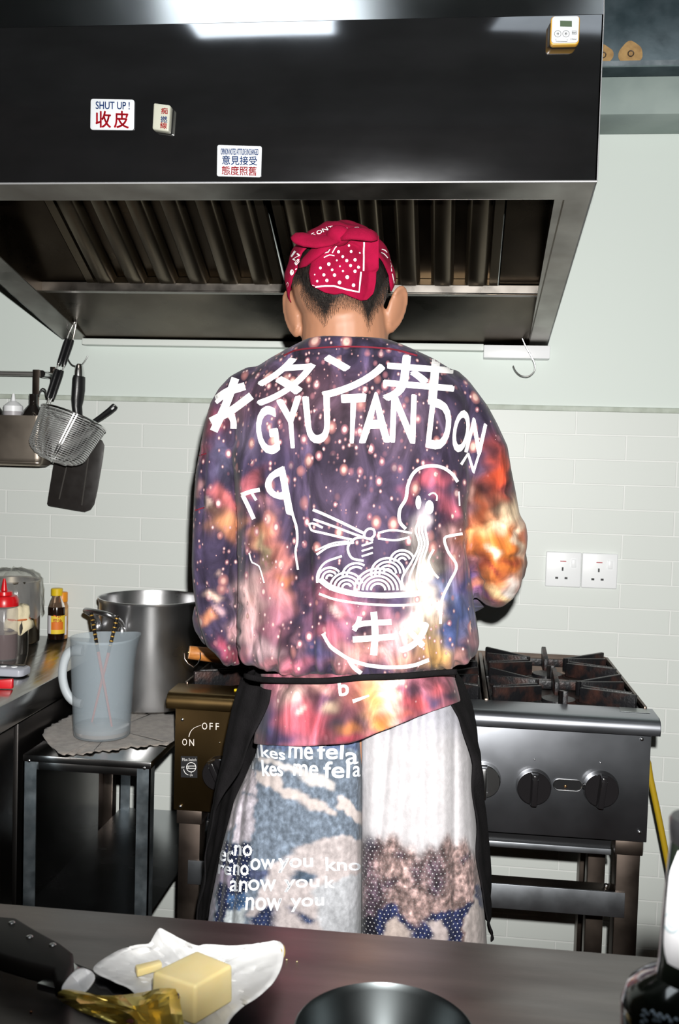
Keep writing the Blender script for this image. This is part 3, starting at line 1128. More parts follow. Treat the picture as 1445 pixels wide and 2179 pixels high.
# jar with a cloth tied over it
base = Vector((atY(38, 1350, 2.258).x, 2.258, ZC))
jr = atY(59, 1350, 2.258).x - base.x
jh = atY(38, 1302, 2.245).z - ZC
jar = thing('covered_jar', 'steel jar with a cream cloth tied over its top by an orange band', 'jar', base)
MB().lathe(base, [(0, 0), (jr * .96, 0), (jr, .004), (jr, jh * .9), (jr * .97, jh * .97), (0, jh)], 40).build('jar_body', mat('jar_steel', (.42, .40, .37), .25, 1.), jar, smooth=50)
CLOTHC = mat('cream_cloth', lin(226, 214, 180), .9, bump=.4, bscale=300)
mb = MB()
rows = []
for i, (r, z) in enumerate([(.002, jh + .010), (jr * .6, jh + .016), (jr * 1.0, jh + .010), (jr * 1.12, jh - .006), (jr * 1.06, jh - .018), (jr * 1.22, jh - .030), (jr * 1.3, jh - .044)]):
    ring = []
    for kk in range(40):
        a = 2 * PI * kk / 40
        wv = .0022 * math.sin(6 * a + i * .7) * (i > 1) + (.006 * math.sin(3 * a + 1) if i > 4 else 0)
        ring.append(base + Vector(((r + wv) * math.cos(a), (r + wv) * math.sin(a), z + wv * 1.5)))
    rows.append(ring)
mb.rings(rows, True, False)
mb.build('cloth_cover', CLOTHC, jar, smooth=180, solid=.001)
mb = MB()
mb.tube([base + Vector((jr * 1.1 * math.cos(a), jr * 1.1 * math.sin(a), jh - .018)) for a in np.linspace(0, 2 * PI, 40)[:-1]], .0022, 8, closed=True)
mb.build('rubber_band', mat('orange_band', lin(206, 110, 60), .5), jar)

# red-capped squeeze bottle
base = Vector((atY(8, 1350, 2.19).x, 2.19, ZC))
r0 = atY(36, 1350, 2.19).x - base.x
h1 = atY(8, 1288, 2.19).z - ZC
h2 = atY(10, 1231, 2.19).z - ZC
sq = thing('squeeze_bottle', 'clear squeeze bottle with red nozzle cap and dark sauce at the left edge', 'bottle', base)
MB().lathe(base, [(0, .002), (r0 - .002, .002), (r0 - .0006, .005), (r0 - .0006, h1 * .48), (0, h1 * .48)], 40).build('sauce', mat('dark_red_sauce', (.05, .012, .014), .2), sq, smooth=40)
MB().lathe(base, [(0, 0), (r0, 0), (r0, h1 * .92), (r0 * .9, h1 * .98), (r0 * .85, h1)], 40).build('bottle_body', mat('clear_plastic', (.80, .76, .76), .12, alpha=.14), sq, smooth=40)
hh = h2 - h1
MB().lathe(base, [(r0 * .85, h1 - .002), (r0 * 1.04, h1), (r0 * 1.04, h1 + hh * .22), (r0 * .9, h1 + hh * .36), (r0 * .62, h1 + hh * .40), (r0 * .58, h1 + hh * .52), (r0 * .24, h1 + hh * .56), (r0 * .16, h1 + hh * .82), (r0 * .08, h1 + hh), (0, h1 + hh)], 40).build('nozzle_cap', mat('red_plastic', lin(206, 20, 28), .3, coat=.3), sq, smooth=45)

# grey remote-like gadget, red opener
p0 = atZ(56, 1440, ZC)
gd = thing('grey_gadget', 'small grey plastic gadget with round white buttons on the steel counter', 'gadget', (p0.x - .05, p0.y, ZC))
mb = MB()
ring = lambda z, d: [Vector((x, y, ZC + z)) for x, y in rrect(p0.x - .135 + d, p0.x - d, p0.y - .022 + d, p0.y + .03 - d, .012, 6)]
mb.rings([ring(.001, .004), ring(.004, 0), ring(.016, 0), ring(.019, .003)])
mb.build('case', mat('grey_plastic', lin(170, 172, 182), .35), gd, smooth=50)
for kx in (-.028, -.052, -.076, -.1):
    MB().lathe((p0.x + kx, p0.y + .002, ZC + .0185), [(.0065, 0), (.0065, .002), (0, .0025)], 18).build('button', WHITEPL, gd, smooth=60)
mb = MB().box((p0.x - .11, p0.y + .014, ZC + .0185), (p0.x - .012, p0.y + .024, ZC + .0205))
mb.build('dark_strip', BLACKPL, gd)
p1 = atZ(18, 1466, ZC)
ro = thing('can_opener', 'red-handled brass tool lying at the near left edge of the counter', 'tool', (p1.x, p1.y, ZC))
mb = MB()
mb.hexa([(p1.x - .07, p1.y - .02, ZC + .001), (p1.x + .010, p1.y - .005, ZC + .001), (p1.x + .010, p1.y + .005, ZC + .001), (p1.x - .07, p1.y - .006, ZC + .001)],
        [(p1.x - .07, p1.y - .02, ZC + .014), (p1.x + .010, p1.y - .005, ZC + .022), (p1.x + .010, p1.y + .005, ZC + .022), (p1.x - .07, p1.y - .006, ZC + .014)])
mb.build('red_handle', mat('red_handle_plastic', lin(200, 22, 34), .35), ro, bevel=.003)
BRASS = mat('brass', (.55, .38, .16), .25, 1.)
mb = MB()
mb.tube([(p1.x - .07, p1.y - .03, ZC + .008), (p1.x - .012, p1.y - .022, ZC + .010)], .008, 12)
mb.cyl((p1.x - .02, p1.y - .026, ZC + .012), (p1.x - .02, p1.y - .026, ZC + .026), .010, n=20)
mb.build('brass_jaw', BRASS, ro)

# ================================================================== SMALL TABLE with cloth, pitcher, pot
TX0, TX1, TY0, TY1, TZ = -.829, -.568, 1.857, 2.47, .715
TABST = mat('table_steel', (.5, .5, .5), .2, 1., rvar=.05, rscale=6)
tb = thing('steel_table', 'low narrow steel table with side panels between counter and stove', 'table', ((TX0 + TX1) / 2, 2.16, 0))
MB().box((TX0, TY0, TZ - .014), (TX1, TY1, TZ)).build('table_top', TABST, tb, bevel=.002)
MB().box((TX0 + .02, TY0 + .004, TZ - .03), (TX1 - .02, TY0 + .010, TZ - .012)).build('front_apron', TABST, tb, bevel=.001)
for x in (TX0 + .001, TX1 - .001):
    for y in (TY0 + .001, TY1 - .03):
        s_ = 1 if x < -.7 else -1
        mb = MB()
        mb.box((min(x, x + s_ * .027), y, 0), (max(x, x + s_ * .027), y + .003, TZ - .003))
        mb.box((min(x, x + s_ * .003), y, 0), (max(x, x + s_ * .003), y + .028, TZ - .003))
        lg = mb.build('leg', GALV, tb)
        if y < 2:
            MB().ball((x + s_ * .012, y - .0005, TZ - .012), (.0035, .0015, .0035), 12, 8).build('rivet', CHROME, lg)
MB().box((TX0 + .004, TY0 + .03, .30), (TX0 + .007, 2.27, TZ - .014)).build('side_panel', mat('panel_steel', (.20, .19, .185), .22, 1., rvar=.04, rscale=6), tb)
mb = MB()
mb.hexa([(TX0 + .004, TY0 + .01, .40), (TX1 - .004, TY0 + .01, .40), (TX1 - .004, TY1 - .02, .40), (TX0 + .004, TY1 - .02, .40)],
        [(TX0 + .004, TY0 + .01, .404), (TX1 - .004, TY0 + .01, .404), (TX1 - .004, TY1 - .02, .404), (TX0 + .004, TY1 - .02, .404)])
mb.build('shelf', mat('shelf_steel', (.42, .44, .46), .26, 1., rvar=.05, rscale=6), tb)

# cloth
RAG = mat('rag_cloth', lin(150, 142, 134), .95, var=lin(128, 120, 114), vscale=60, bump=.7, bscale=420, sheen=.2)
cl_out = [(90, 1563), (104, 1545), (150, 1522), (200, 1512), (300, 1505), (362, 1508), (372, 1530), (374, 1580), (368, 1582), (340, 1584), (318, 1586), (300, 1590), (280, 1588), (262, 1592), (240, 1596), (215, 1597), (190, 1602), (160, 1604), (128, 1606), (118, 1594), (100, 1576)]
co = spline(cl_out, 5, True)[:-1]
pts = []
for i, q in enumerate(co):
    w = 1.5 * math.sin(i * 1.7) + .8 * math.sin(i * .61)
    v = atZ(q[0] + w, q[1] + w, TZ + .004)
    pts.append((min(v.x, TX1 + .004), min(v.y, 2.44)))
cx = sum(p[0] for p in pts) / len(pts)
cy_ = sum(p[1] for p in pts) / len(pts)
mb = MB()
rows = []
for i, t_ in enumerate(np.linspace(.02, 1, 16)):
    rows.append([(cx + (x - cx) * t_, cy_ + (y - cy_) * t_, TZ + .0035 + .0012 * math.sin(x * 90 + y * 40) + (.0022 * math.sin(k * .55) if t_ > .9 else 0)) for k, (x, y) in enumerate(pts)])
mb.rings(rows, True, False)
rag = tag(mb.build('rag_cloth', RAG, None, org=(cx, cy_, TZ), smooth=180, solid=.002), 'frayed grey rag spread on the small steel table', 'cloth')
rag['label'] = 'frayed grey rag spread under the pitcher on the small table'

# stock pot
PC = Vector((-.706, 2.300, TZ + .006))
PR, PH = .126, .312
zr = atY(320, 1287, PC.y - PR).z
PH = zr - PC.z
pot = thing('stock_pot', 'big open stainless steel stock pot on the small steel table', 'pot', PC)
MB().lathe(PC, [(0, .001), (PR - .006, .001), (PR - .001, .006), (PR, .02), (PR, PH - .012), (PR + .003, PH - .006), (PR + .003, PH), (PR - .001, PH), (PR - .003, PH - .008), (PR - .003, .008), (0, .008)], 96).build('pot_body', POTST, pot, smooth=40)


def pot_handle(ang, name='handle'):
    mb = MB()
    u = Vector((math.cos(ang), math.sin(ang), 0))
    w = Vector((-u.y, u.x, 0))
    c = PC + Vector((0, 0, PH - .03))
    B = lambda o, s, z: c + u * o + w * s + Vector((0, 0, z))
    pts = [B(PR - .002, -.044, -.03), B(PR + .006, -.044, -.012), B(PR + .03, -.046, .004), B(PR + .042, -.036, .010), B(PR + .046, 0, .012), B(PR + .042, .036, .010), B(PR + .03, .046, .004), B(PR + .006, .044, -.012), B(PR - .002, .044, -.03)]
    mb.tube([tuple(q) for q in spline(pts, .006)], .0062, 12)
    h = mb.build(name, POTST, pot)
    for s in (-.044, .044):
        m2 = MB()
        m2.ball(B(PR + .002, s, -.034), (.010, .010, .014), 14, 10)
        m2.build('rivet_plate', POTST, h)


pot_handle(math.radians(-122))
pot_handle(math.radians(58))
MB().ball(PC + Vector((math.cos(.9) * (PR - .004), math.sin(.9) * (PR - .004), PH - .03)), .004, 10, 8).build('rivet', CHROME, pot)

# pitcher
QC = Vector((-.719, 2.000, TZ + .006))
pz = atY(215, 1368, QC.y - .065).z - QC.z
rb, rt = .0585, .0685
FROST = mat('frosted_plastic', (.42, .49, .54), .35, alpha=.32)
pit = thing('plastic_pitcher', 'frosted plastic measuring pitcher with curved handle on the rag', 'pitcher', QC)
mb = MB()
prof = [(0, .001), (rb - .003, .001), (rb, .004)] + [(rb + (rt - rb) * s, .004 + (pz - .004) * s) for s in np.linspace(.1, 1, 8)]
inn = [(rb + (rt - rb) * s - .0018, .004 + (pz - .004) * s) for s in np.linspace(1, .05, 8)] + [(0, .005)]
rings = []
n = 72
for r, z in prof + inn:
    ring = []
    for kk in range(n):
        a = 2 * PI * kk / n
        sp_ = max(0, math.cos(a - math.radians(40))) ** 10 * max(0, (z / pz - .75) / .25) ** 1.5
        ring.append(QC + Vector(((r + .013 * sp_ * (r > .01)) * math.cos(a), (r + .013 * sp_ * (r > .01)) * math.sin(a), z + .004 * sp_)))
    rings.append(ring)
mb.rings(rings, False, False)
mb.build('pitcher_body', FROST, pit, smooth=50)
mb = MB()
hp_ = [(199, 1382), (170, 1379), (148, 1383), (134, 1405), (128, 1435), (132, 1465), (142, 1488), (158, 1500), (172, 1492)]
hpts = spline([atY(x, y, QC.y - .004) for x, y in [(176, 1384), (158, 1384), (145, 1390), (136, 1410), (133, 1438), (138, 1465), (148, 1484), (160, 1494), (174, 1498)]], .006)
mb.tube([tuple(q) for q in hpts], .0120, 14, flat=.75)
mb.build('handle', mat('frosted_handle', (.72, .78, .82), .4, trans=.3, ior=1.3), pit)
# sauce remains at the bottom
MB().lathe(QC, [(0, .0055), (rb - .004, .0055), (rb - .002, .022), (rb - .004, .0235), (0, .0235)], 48).build('liquid', mat('pale_broth', lin(200, 190, 184), .2, trans=.5), pit, smooth=50)

# chopsticks standing in the pitcher
CHB = mat('black_lacquer', (.012, .010, .010), .25, coat=.3)
CHR = mat('red_lacquer', lin(190, 80, 50), .35)
CHG = mat('gold_band', lin(190, 150, 70), .35, .6)


def chopstick(top, bot, label):
    t = thing('chopstick', label, 'chopstick', bot, 'chopsticks in the pitcher')
    d = bot - top
    mb = MB()
    mb.tube([top, top + d * .33], [.0040, .0036], 10)
    mb.build('black_grip', CHB, t)
    mb = MB()
    mb.tube([top + d * .33, bot], [.0036, .002], 10)
    mb.build('red_tip', CHR, t)
    for f in (.02, .06, .10, .14, .18, .22, .26):
        mb = MB()
        mb.tube([top + d * f, top + d * (f + .010)], .0043, 10)
        mb.build('gold_band', CHG, t)


chopstick(atY(194, 1304, 2.055), Vector((QC.x + .030, QC.y - .016, QC.z + .009)), 'black and red chopstick leaning left out of the pitcher')
chopstick(atY(250, 1310, 2.050), Vector((QC.x - .030, QC.y + .012, QC.z + .009)), 'black and red chopstick leaning right out of the pitcher')

# ================================================================== STOVE
SX0, SX1 = -.532, .382           # panel
SYF, SYB = 1.895, 2.455          # panel front, back
SZP0, SZP1, SZL = .611, .822, .850
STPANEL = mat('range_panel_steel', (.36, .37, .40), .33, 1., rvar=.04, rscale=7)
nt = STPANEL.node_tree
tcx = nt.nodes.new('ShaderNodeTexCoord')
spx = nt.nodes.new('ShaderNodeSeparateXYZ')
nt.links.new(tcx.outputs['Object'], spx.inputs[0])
rmx = nt.nodes.new('ShaderNodeValToRGB')          # warm reflection painted as bronze into the left end of the range
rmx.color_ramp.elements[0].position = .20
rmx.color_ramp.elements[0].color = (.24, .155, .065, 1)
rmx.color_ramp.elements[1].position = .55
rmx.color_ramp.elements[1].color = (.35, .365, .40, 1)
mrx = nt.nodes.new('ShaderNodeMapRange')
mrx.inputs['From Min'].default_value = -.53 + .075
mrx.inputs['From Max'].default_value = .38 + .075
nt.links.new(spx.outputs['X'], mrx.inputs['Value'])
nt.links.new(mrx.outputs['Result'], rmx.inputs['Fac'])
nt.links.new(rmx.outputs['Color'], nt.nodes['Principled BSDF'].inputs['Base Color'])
stv = thing('gas_range', 'wide stainless gas range with rusty burner grates on a stand', 'stove', (-.075, 2.17, 0))
mb = MB()
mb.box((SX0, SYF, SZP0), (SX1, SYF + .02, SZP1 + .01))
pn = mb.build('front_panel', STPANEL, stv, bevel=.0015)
# rolled lip
sec = [(SYF - .022, SZP1 - .002), (SYF - .0245, SZP1 + .008), (SYF - .023, SZP1 + .017), (SYF - .017, SZP1 + .0245), (SYF - .006, SZL), (SYF + .062, SZL + .001), (SYF + .062, SZL - .004), (SYF - .004, SZL - .005), (SYF - .012, SZP1 + .02), (SYF - .018, SZP1 + .012), (SYF - .016, SZP1 - .002)]
mb = MB()
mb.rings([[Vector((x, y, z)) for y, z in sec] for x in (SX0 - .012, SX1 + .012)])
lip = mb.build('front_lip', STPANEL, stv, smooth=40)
mb = MB()
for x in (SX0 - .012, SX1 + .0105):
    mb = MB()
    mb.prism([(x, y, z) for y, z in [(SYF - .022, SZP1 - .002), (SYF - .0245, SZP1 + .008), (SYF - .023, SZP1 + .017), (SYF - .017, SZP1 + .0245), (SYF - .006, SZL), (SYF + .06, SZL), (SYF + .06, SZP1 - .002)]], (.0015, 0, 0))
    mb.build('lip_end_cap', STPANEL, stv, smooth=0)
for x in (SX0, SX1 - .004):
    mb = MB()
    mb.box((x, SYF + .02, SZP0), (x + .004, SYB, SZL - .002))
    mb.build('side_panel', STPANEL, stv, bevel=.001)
mb = MB()
mb.box((SX0 + .004, SYB - .004, SZP0), (SX1 - .004, SYB, SZL + .006))
mb.build('back_panel', DARKLEG, stv)
MB().box((SX0 + .004, SYF + .06, SZL - .045), (SX1 - .004, SYB - .004, SZL - .040)).build('burner_tray', BURNTRAY, stv)
for x in (SX0 + .002, SX1 - .004):
    MB().box((x, SYF + .06, SZL - .01), (x + .006, SYB, SZL + .005)).build('top_edge_strip', DARKLEG, stv, bevel=.001)
BX = [-.379, -.075, .229]
BYs = [2.075, 2.325]
for bx in BX[:2]:
    MB().box((bx + .148, SYF + .06, SZL - .04), (bx + .156, SYB - .004, SZL + .004)).build('divider_bar', DARKLEG, stv, bevel=.001)
SPANY = .118


def bar(mb, p0, p1, w, h0, h1, z0, zd=0.):
    p0, p1 = Vector((*p0, 0)), Vector((*p1, 0))
    d = (p1 - p0).normalized()
    n = Vector((-d.y, d.x, 0)) * w / 2
    Z = lambda z: Vector((0, 0, z))
    mb.hexa([p0 - n + Z(z0), p1 - n + Z(z0 + zd), p1 + n + Z(z0 + zd), p0 + n + Z(z0)],
            [p0 - n + Z(z0 + h0), p1 - n + Z(z0 + h1), p1 + n + Z(z0 + h1), p0 + n + Z(z0 + h0)])


for bx in BX:
    for by in BYs:
        g = thing('burner_grate', {(0, 0): 'rusty cast iron grate at the front left of the range under the black pan', (0, 1): 'rusty cast iron grate at the back left of the range', (1, 0): 'rusty cast iron grate at the front middle of the range behind the cook', (1, 1): 'rusty cast iron grate at the back middle of the range behind the cook', (2, 0): 'rusty cast iron grate at the front right of the range, nearest the lip', (2, 1): 'rusty cast iron grate at the back right of the range, nearest the wall'}[(BX.index(bx), BYs.index(by))], 'grate', (bx, by, SZL - .04), 'burner grates on the range')
        zb_ = SZL - .036
        mb = MB()
        for q in (((-.140, -SPANY), (.140, -SPANY)), ((-.140, SPANY), (.140, SPANY)), ((-.140, -SPANY), (-.140, SPANY)), ((.140, -SPANY), (.140, SPANY))):
            bar(mb, (bx + q[0][0], by + q[0][1]), (bx + q[1][0], by + q[1][1]), .009, .018, .018, zb_ + .014)
        mb.build('grate_frame', IRON, g, bevel=.001)
        for sx in (-1, 1):
            for sy in (-1, 1):
                mb = MB()
                bar(mb, (bx + sx * .138, by + sy * .098), (bx + sx * .040, by + sy * .028), .009, .036, .030, zb_ + .022)
                bar(mb, (bx + sx * .138, by + sy * .050), (bx + sx * .046, by + sy * .018), .008, .028, .030, zb_ + .024)
                mb.build('grate_fin', IRON, g, bevel=.0012)
        for sy in (-1, 1):
            mb = MB()
            bar(mb, (bx, by + sy * .116), (bx, by + sy * .036), .010, .046, .030, zb_ + .016)
            mb.build('grate_fin', IRON, g, bevel=.0015)
        MB().lathe((bx, by, SZL - .0395), [(.052, 0), (.05, .012), (.036, .018), (.034, .024), (.012, .026), (0, .026)], 32).build('burner_head', IRON, g)
# screws, slot, knobs on the panel
for px, py in ((1366, 1573), (1361, 1771), (388, 1531), (384, 1716)):
    c = atY(px, py, SYF)
    MB().ball((c.x, SYF - .0005, c.z), (.0036, .0022, .0036), 14, 8).build('panel_screw', CHROME, stv)
for px, py in ((1138, 1616), (1278, 1623), (467, 1580)):
    c = atY(px, py, SYF)
    MB().ball((c.x, SYF, c.z), (.0018, .0016, .0018), 10, 6).build('indicator_stud', CHROME, stv)
c = atY(1208, 1670, SYF)
mb = MB()
out = [Vector((x, SYF - .0012, z)) for x, z in rrect(c.x - .0265, c.x + .0265, c.z - .0105, c.z + .0105, .0104, 8)]
mb.tube(out, .0014, 8, closed=True)
sl = mb.build('slot_rim', STEELH, stv)
MB().prism([Vector((x, SYF - .0008, z)) for x, z in rrect(c.x - .026, c.x + .026, c.z - .010, c.z + .010, .0099, 8)], (0, .0012, 0)).build('slot_opening', BLACKPL, stv, smooth=0)
MB().ball((c.x - .004, SYF - .001, c.z - .003), (.003, .0015, .003), 10, 8).build('pilot_screw', mat('brass_screw', (.45, .25, .12), .35, 1.), stv)
for px, py, ang, mm in ((1137, 1679, 0.02, BLACKPL), (1281, 1684, .10, BLACKPL), (1029, 1664, 0.0, CHROME), (463, 1650, -.45, BLACKPL)):
    c = atY(px, py, SYF - .02)
    c = Vector((c.x, SYF, c.z))
    GK = mat('gloss_black', (.012, .011, .012), .16, coat=.5) if mm is BLACKPL else CHROME
    mb = MB()
    mb.lathe(c, [(.0335, -.001), (.0335, .004), (.0315, .012), (.0315, .017), (.030, .0185), (0, .0185)], 48, (0, -1, 0))
    kn = mb.build('knob', GK, stv, smooth=40)
    ca, sa = math.cos(ang), math.sin(ang)
    R2 = lambda x, z, y: Vector((c.x + x * ca + z * sa, SYF - y, c.z - x * sa + z * ca))
    mb = MB()
    mb.hexa([R2(-.0075, -.031, .018), R2(.0075, -.031, .018), R2(.0075, .031, .018), R2(-.0075, .031, .018)], [R2(-.005, -.029, .036), R2(.005, -.029, .036), R2(.005, .029, .036), R2(-.005, .029, .036)])
    mb.build('grip_bar', GK, kn, bevel=.002)
    mb = MB()
    mb.hexa([R2(-.0055, .022, .0345), R2(.0055, .022, .0345), R2(.0062, .032, .018), R2(-.0062, .032, .018)], [R2(-.0055, .022, .0362), R2(.0055, .022, .0362), R2(.0062, .0325, .0192), R2(-.0062, .0325, .0192)])
    mb.build('pointer_plate', CHROME, kn, smooth=0)
bvp = [bvh_world(pn)]
mb = MB()
stroke(mb, [(402, 1568), (405, 1558), (413, 1549), (428, 1543)], 1.6, taper=.7)
text_quad(mb, 'O', [(430, 1552), (441, 1552.5), (441, 1538), (430, 1537.5)])
text_quad(mb, 'F', [(446, 1552.5), (453, 1553), (453, 1538.5), (446, 1538)])
text_quad(mb, 'F', [(459, 1553), (466, 1553.5), (466, 1539), (459, 1538.5)])
text_quad(mb, 'O', [(388, 1586), (398, 1586), (398, 1572), (388, 1572)])
text_quad(mb, 'N', [(403, 1587), (413, 1587), (413, 1573), (403, 1573)])
drape(mb, 'engraved_lettering', mat('engraving', lin(235, 225, 215), .6), stv, bvp, .0006, 30)
mb = MB()
mb.add([(385, 1609, 0), (420, 1609.5, 0), (420, 1655, 0), (385, 1654, 0)], [(0, 1, 2, 3)])
pk = drape(mb, 'pilot_sticker', BLACKINK, stv, bvp, .0006, 60)
mb = MB()
text_quad(mb, 'Pilot Switch', [(388, 1619), (418, 1619.5), (418, 1613.5), (388, 1613)], .025)
stroke(mb, [(407 + 10 * math.cos(a), 1632.5 + 10 * math.sin(a)) for a in np.linspace(0, 2 * PI, 30)], 1.1, smooth=False)
stroke(mb, [(397.5, 1630), (416.5, 1630)], 1, smooth=False)
stroke(mb, [(397.5, 1635), (416.5, 1635)], 1, smooth=False)
stroke(mb, [(399, 1632.5), (403, 1632.5)], 1, smooth=False)
text_quad(mb, 'OFF', [(386, 1634.5), (393, 1634.5), (393, 1631), (386, 1631)], .03)
text_quad(mb, 'ON', [(404, 1651.5), (410, 1651.5), (410, 1647.5), (404, 1647.5)], .03)
stroke(mb, [(391, 1637), (393, 1643), (397, 1647), (401, 1649)], 1.1)
stroke(mb, [(407, 1643), (407, 1646)], .8, smooth=False)
drape(mb, 'sticker_print', WHITEINK, stv, bvp, .0010, 30)
c = atZ(503, 1470, SZL)
MB().box((c.x - .004, c.y - .004, SZL), (c.x + .004, c.y + .004, SZL + .004)).build('yellow_dab', mat('yellow_dab', lin(226, 200, 30), .5), stv, bevel=.001)
# nameplate on the lip
P = [atZ(px, py, SZL + .0012) for px, py in ((1320, 1514), (1384, 1518), (1380, 1509), (1318, 1505))]
MB().prism(P, (0, 0, .0006)).build('nameplate', mat('nameplate', lin(160, 165, 165), .35, .8), stv, smooth=0)

RAILST = mat('rail_dull_steel', (.36, .38, .41), .42, 1., rvar=.05)
# stand
for x0, s_ in ((SX0 + .008, 1), (SX1 - .052, 1)):
    for y in (SYF + .012, SYB - .056):
        mb = MB()
        mb.box((x0, y, 0), (x0 + .044, y + .044, SZP0 - .004))
        lg = mb.build('stand_leg', DARKLEG, stv, bevel=.002)
        MB().box((x0 - .004, y - .004, SZP0 - .030), (x0 + .048, y + .048, SZP0 - .001)).build('leg_cap', DARKLEG, lg, bevel=.002)
c0, c1 = atY(1300, 1792, 1.93), atY(1300, 1818, 1.93)
MB().box((SX0 + .06, 1.925, c1.z), (c1.x, 2.42, c0.z - .012)).build('drip_tray', RAILST, stv, bevel=.002)
MB().box((SX0 + .06, 1.935, c0.z - .013), (c1.x, 2.42, SZP0)).build('tray_recess', BLACKPL, stv)
c0, c1 = atY(1330, 1899, SYF + .01), atY(1330, 1952, SYF + .01)
MB().box((SX0 + .03, SYF + .006, c1.z), (c0.x, SYF + .011, c0.z)).build('front_crossbar', RAILST, stv, bevel=.001)
MB().box((SX0 + .03, SYF + .011, c0.z - .004), (c0.x, SYF + .05, c0.z - .001)).build('crossbar_top', DARKLEG, stv, bevel=.001)
p = atY(1265, 1870, 2.1)
MB().box((p.x - .018, 2.08, 0), (p.x + .018, 2.116, c0.z + .12)).build('inner_post', DARKLEG, stv, bevel=.002)
MB().ball((p.x - .004, 1.925, c0.z + .002), (.005, .005, .005), 12, 8).build('bolt', CHROME, stv)

# gas hose
hs = [atY(x, y, Yh) for x, y, Yh in ((1372, 1600, 2.2), (1384, 1655, 2.2), (1400, 1730, 2.2), (1420, 1830, 2.2), (1438, 1920, 2.2))]
hs = [Vector((SX1 + .009, 2.2, hs[0].z + .05)), Vector((SX1 + .009, 2.2, hs[0].z + .02))] + [Vector((max(h.x, SX1 + .009), h.y, h.z)) for h in hs] + [Vector((hs[-1].x + .05, 2.2, .2)), Vector((hs[-1].x + .06, 2.2, .03))]
ho = MB().tube([tuple(q) for q in spline(hs, .02)], .0068, 14).build('gas_hose', RUBBERY, None, org=hs[1])
tag(ho, 'yellow rubber gas hose running down behind the right side of the range', 'hose')

# pan with a wooden handle on the left burner
GT = SZL + .026
pc = Vector((-.375, 2.10, GT))
pan = thing('frying_pan', 'deep black pan with a pale wooden handle on the left burner', 'pan', pc)
MB().lathe(pc, [(0, .001), (.085, .001), (.105, .012), (.128, .050), (.132, .064), (.1335, .067), (.1315, .067), (.126, .050), (.103, .0145), (.084, .004), (0, .004)], 64).build('pan_body', BLACKMET, pan, smooth=50)
h0, h1 = atY(402, 1388, 1.99), atY(500, 1400, 2.02)
hd = (h1 - h0)
mb = MB()
mb.tube([h0, h0 + hd * .02, h0 + hd * .5, h0 + hd], [.0125, .0138, .0148, .0150], 24)
wh = mb.build('wooden_handle', WOOD, pan, smooth=50)
MB().cyl(h0 - hd * .004, h0 + hd * .012, .0135, n=24).build('handle_end', mat('pale_wood_end', lin(226, 170, 120), .5), wh)
MB().cyl(h0 - hd * .02, h0 + hd * .02, .0036, n=14).build('end_screw', mat('brass_end', (.4, .28, .12), .35, 1.), wh)
mb = MB()
lp = [atY(x, y, 1.972) for x, y in ((392, 1390), (393, 1402), (400, 1412), (412, 1420), (421, 1412), (427, 1400), (426, 1388))]
mb.tube(lp, .0012, 8)
mb.build('hanging_loop', CHROME, wh)
mb = MB()
mb.tube([h1, h1 + (pc + Vector((-.09, -.08, .05)) - h1) * .6, pc + Vector((-.095, -.085, .045))], [.010, .008, .009], 12)
mb.build('handle_socket', BLACKMET, pan)

# ================================================================== FRONT COUNTER
FZ, FY = .85, .951
fc = thing('front_worktop', 'dark steel worktop across the foreground', 'worktop', (0, .6, 0))
MB().box((-1.6, -.02 - .5, FZ - .04), (1.4, FY, FZ)).build('top_sheet', WORKTOP, fc, bevel=.002)
for x in (-1.5, 1.3):
    for y in (-.4, .86):
        MB().box((x, y, 0), (x + .04, y + .04, FZ - .04)).build('leg', DARKLEG, fc, bevel=.002)
MB().box((-1.5, -.4, .22), (1.34, .9, .24)).build('lower_shelf', DARKLEG, fc)

# knife
KZ = FZ + .011
K = lambda x, y, z=KZ: atZ(x, y, z)
kn = thing('kitchen_knife', 'broad kitchen knife with a black riveted handle beside the butter', 'knife', K(90, 2040, FZ))
ktop = [(-30, 1945), (12, 1949), (36, 1951), (80, 1978), (130, 2005), (156, 2025), (158, 2050), (150, 2075), (140, 2095), (118, 2088), (112, 2062), (60, 2050), (0, 2032), (-40, 2010)]
P = [K(x, y, FZ + .020) for x, y in ktop]
mb = MB()
mb.prism(P, (0, 0, -.016))
kh = mb.build('handle', mat('knife_handle_black', (.008, .007, .0065), .5, spec=.25), kn, bevel=.004, seg=3)
for x, y in ((25, 1963), (63, 1993), (112, 2010)):
    c = K(x, y, FZ + .0203)
    MB().ball(c, (.0032, .0032, .0010), 14, 8).build('rivet', mat('dull_rivet', (.5, .5, .5), .3, 1.), kh)
P = [K(x, y, FZ + .012) for x, y in ((148, 2040), (170, 2058), (140, 2108), (78, 2092), (110, 2070))]
MB().prism(P, (0, 0, -.006)).build('bolster', mat('knife_bolster', (.45, .45, .45), .2, 1.), kn, bevel=.001)
P = [K(x, y, FZ + .0042) for x, y in ((160, 2050), (205, 2068), (262, 2094), (330, 2130), (360, 2165), (330, 2179), (210, 2150), (134, 2112), (80, 2094), (110, 2085))]
MB().prism(P, (0, 0, -.003)).build('blade', mat('knife_blade', (.12, .12, .13), .2, 1.), kn, smooth=0)

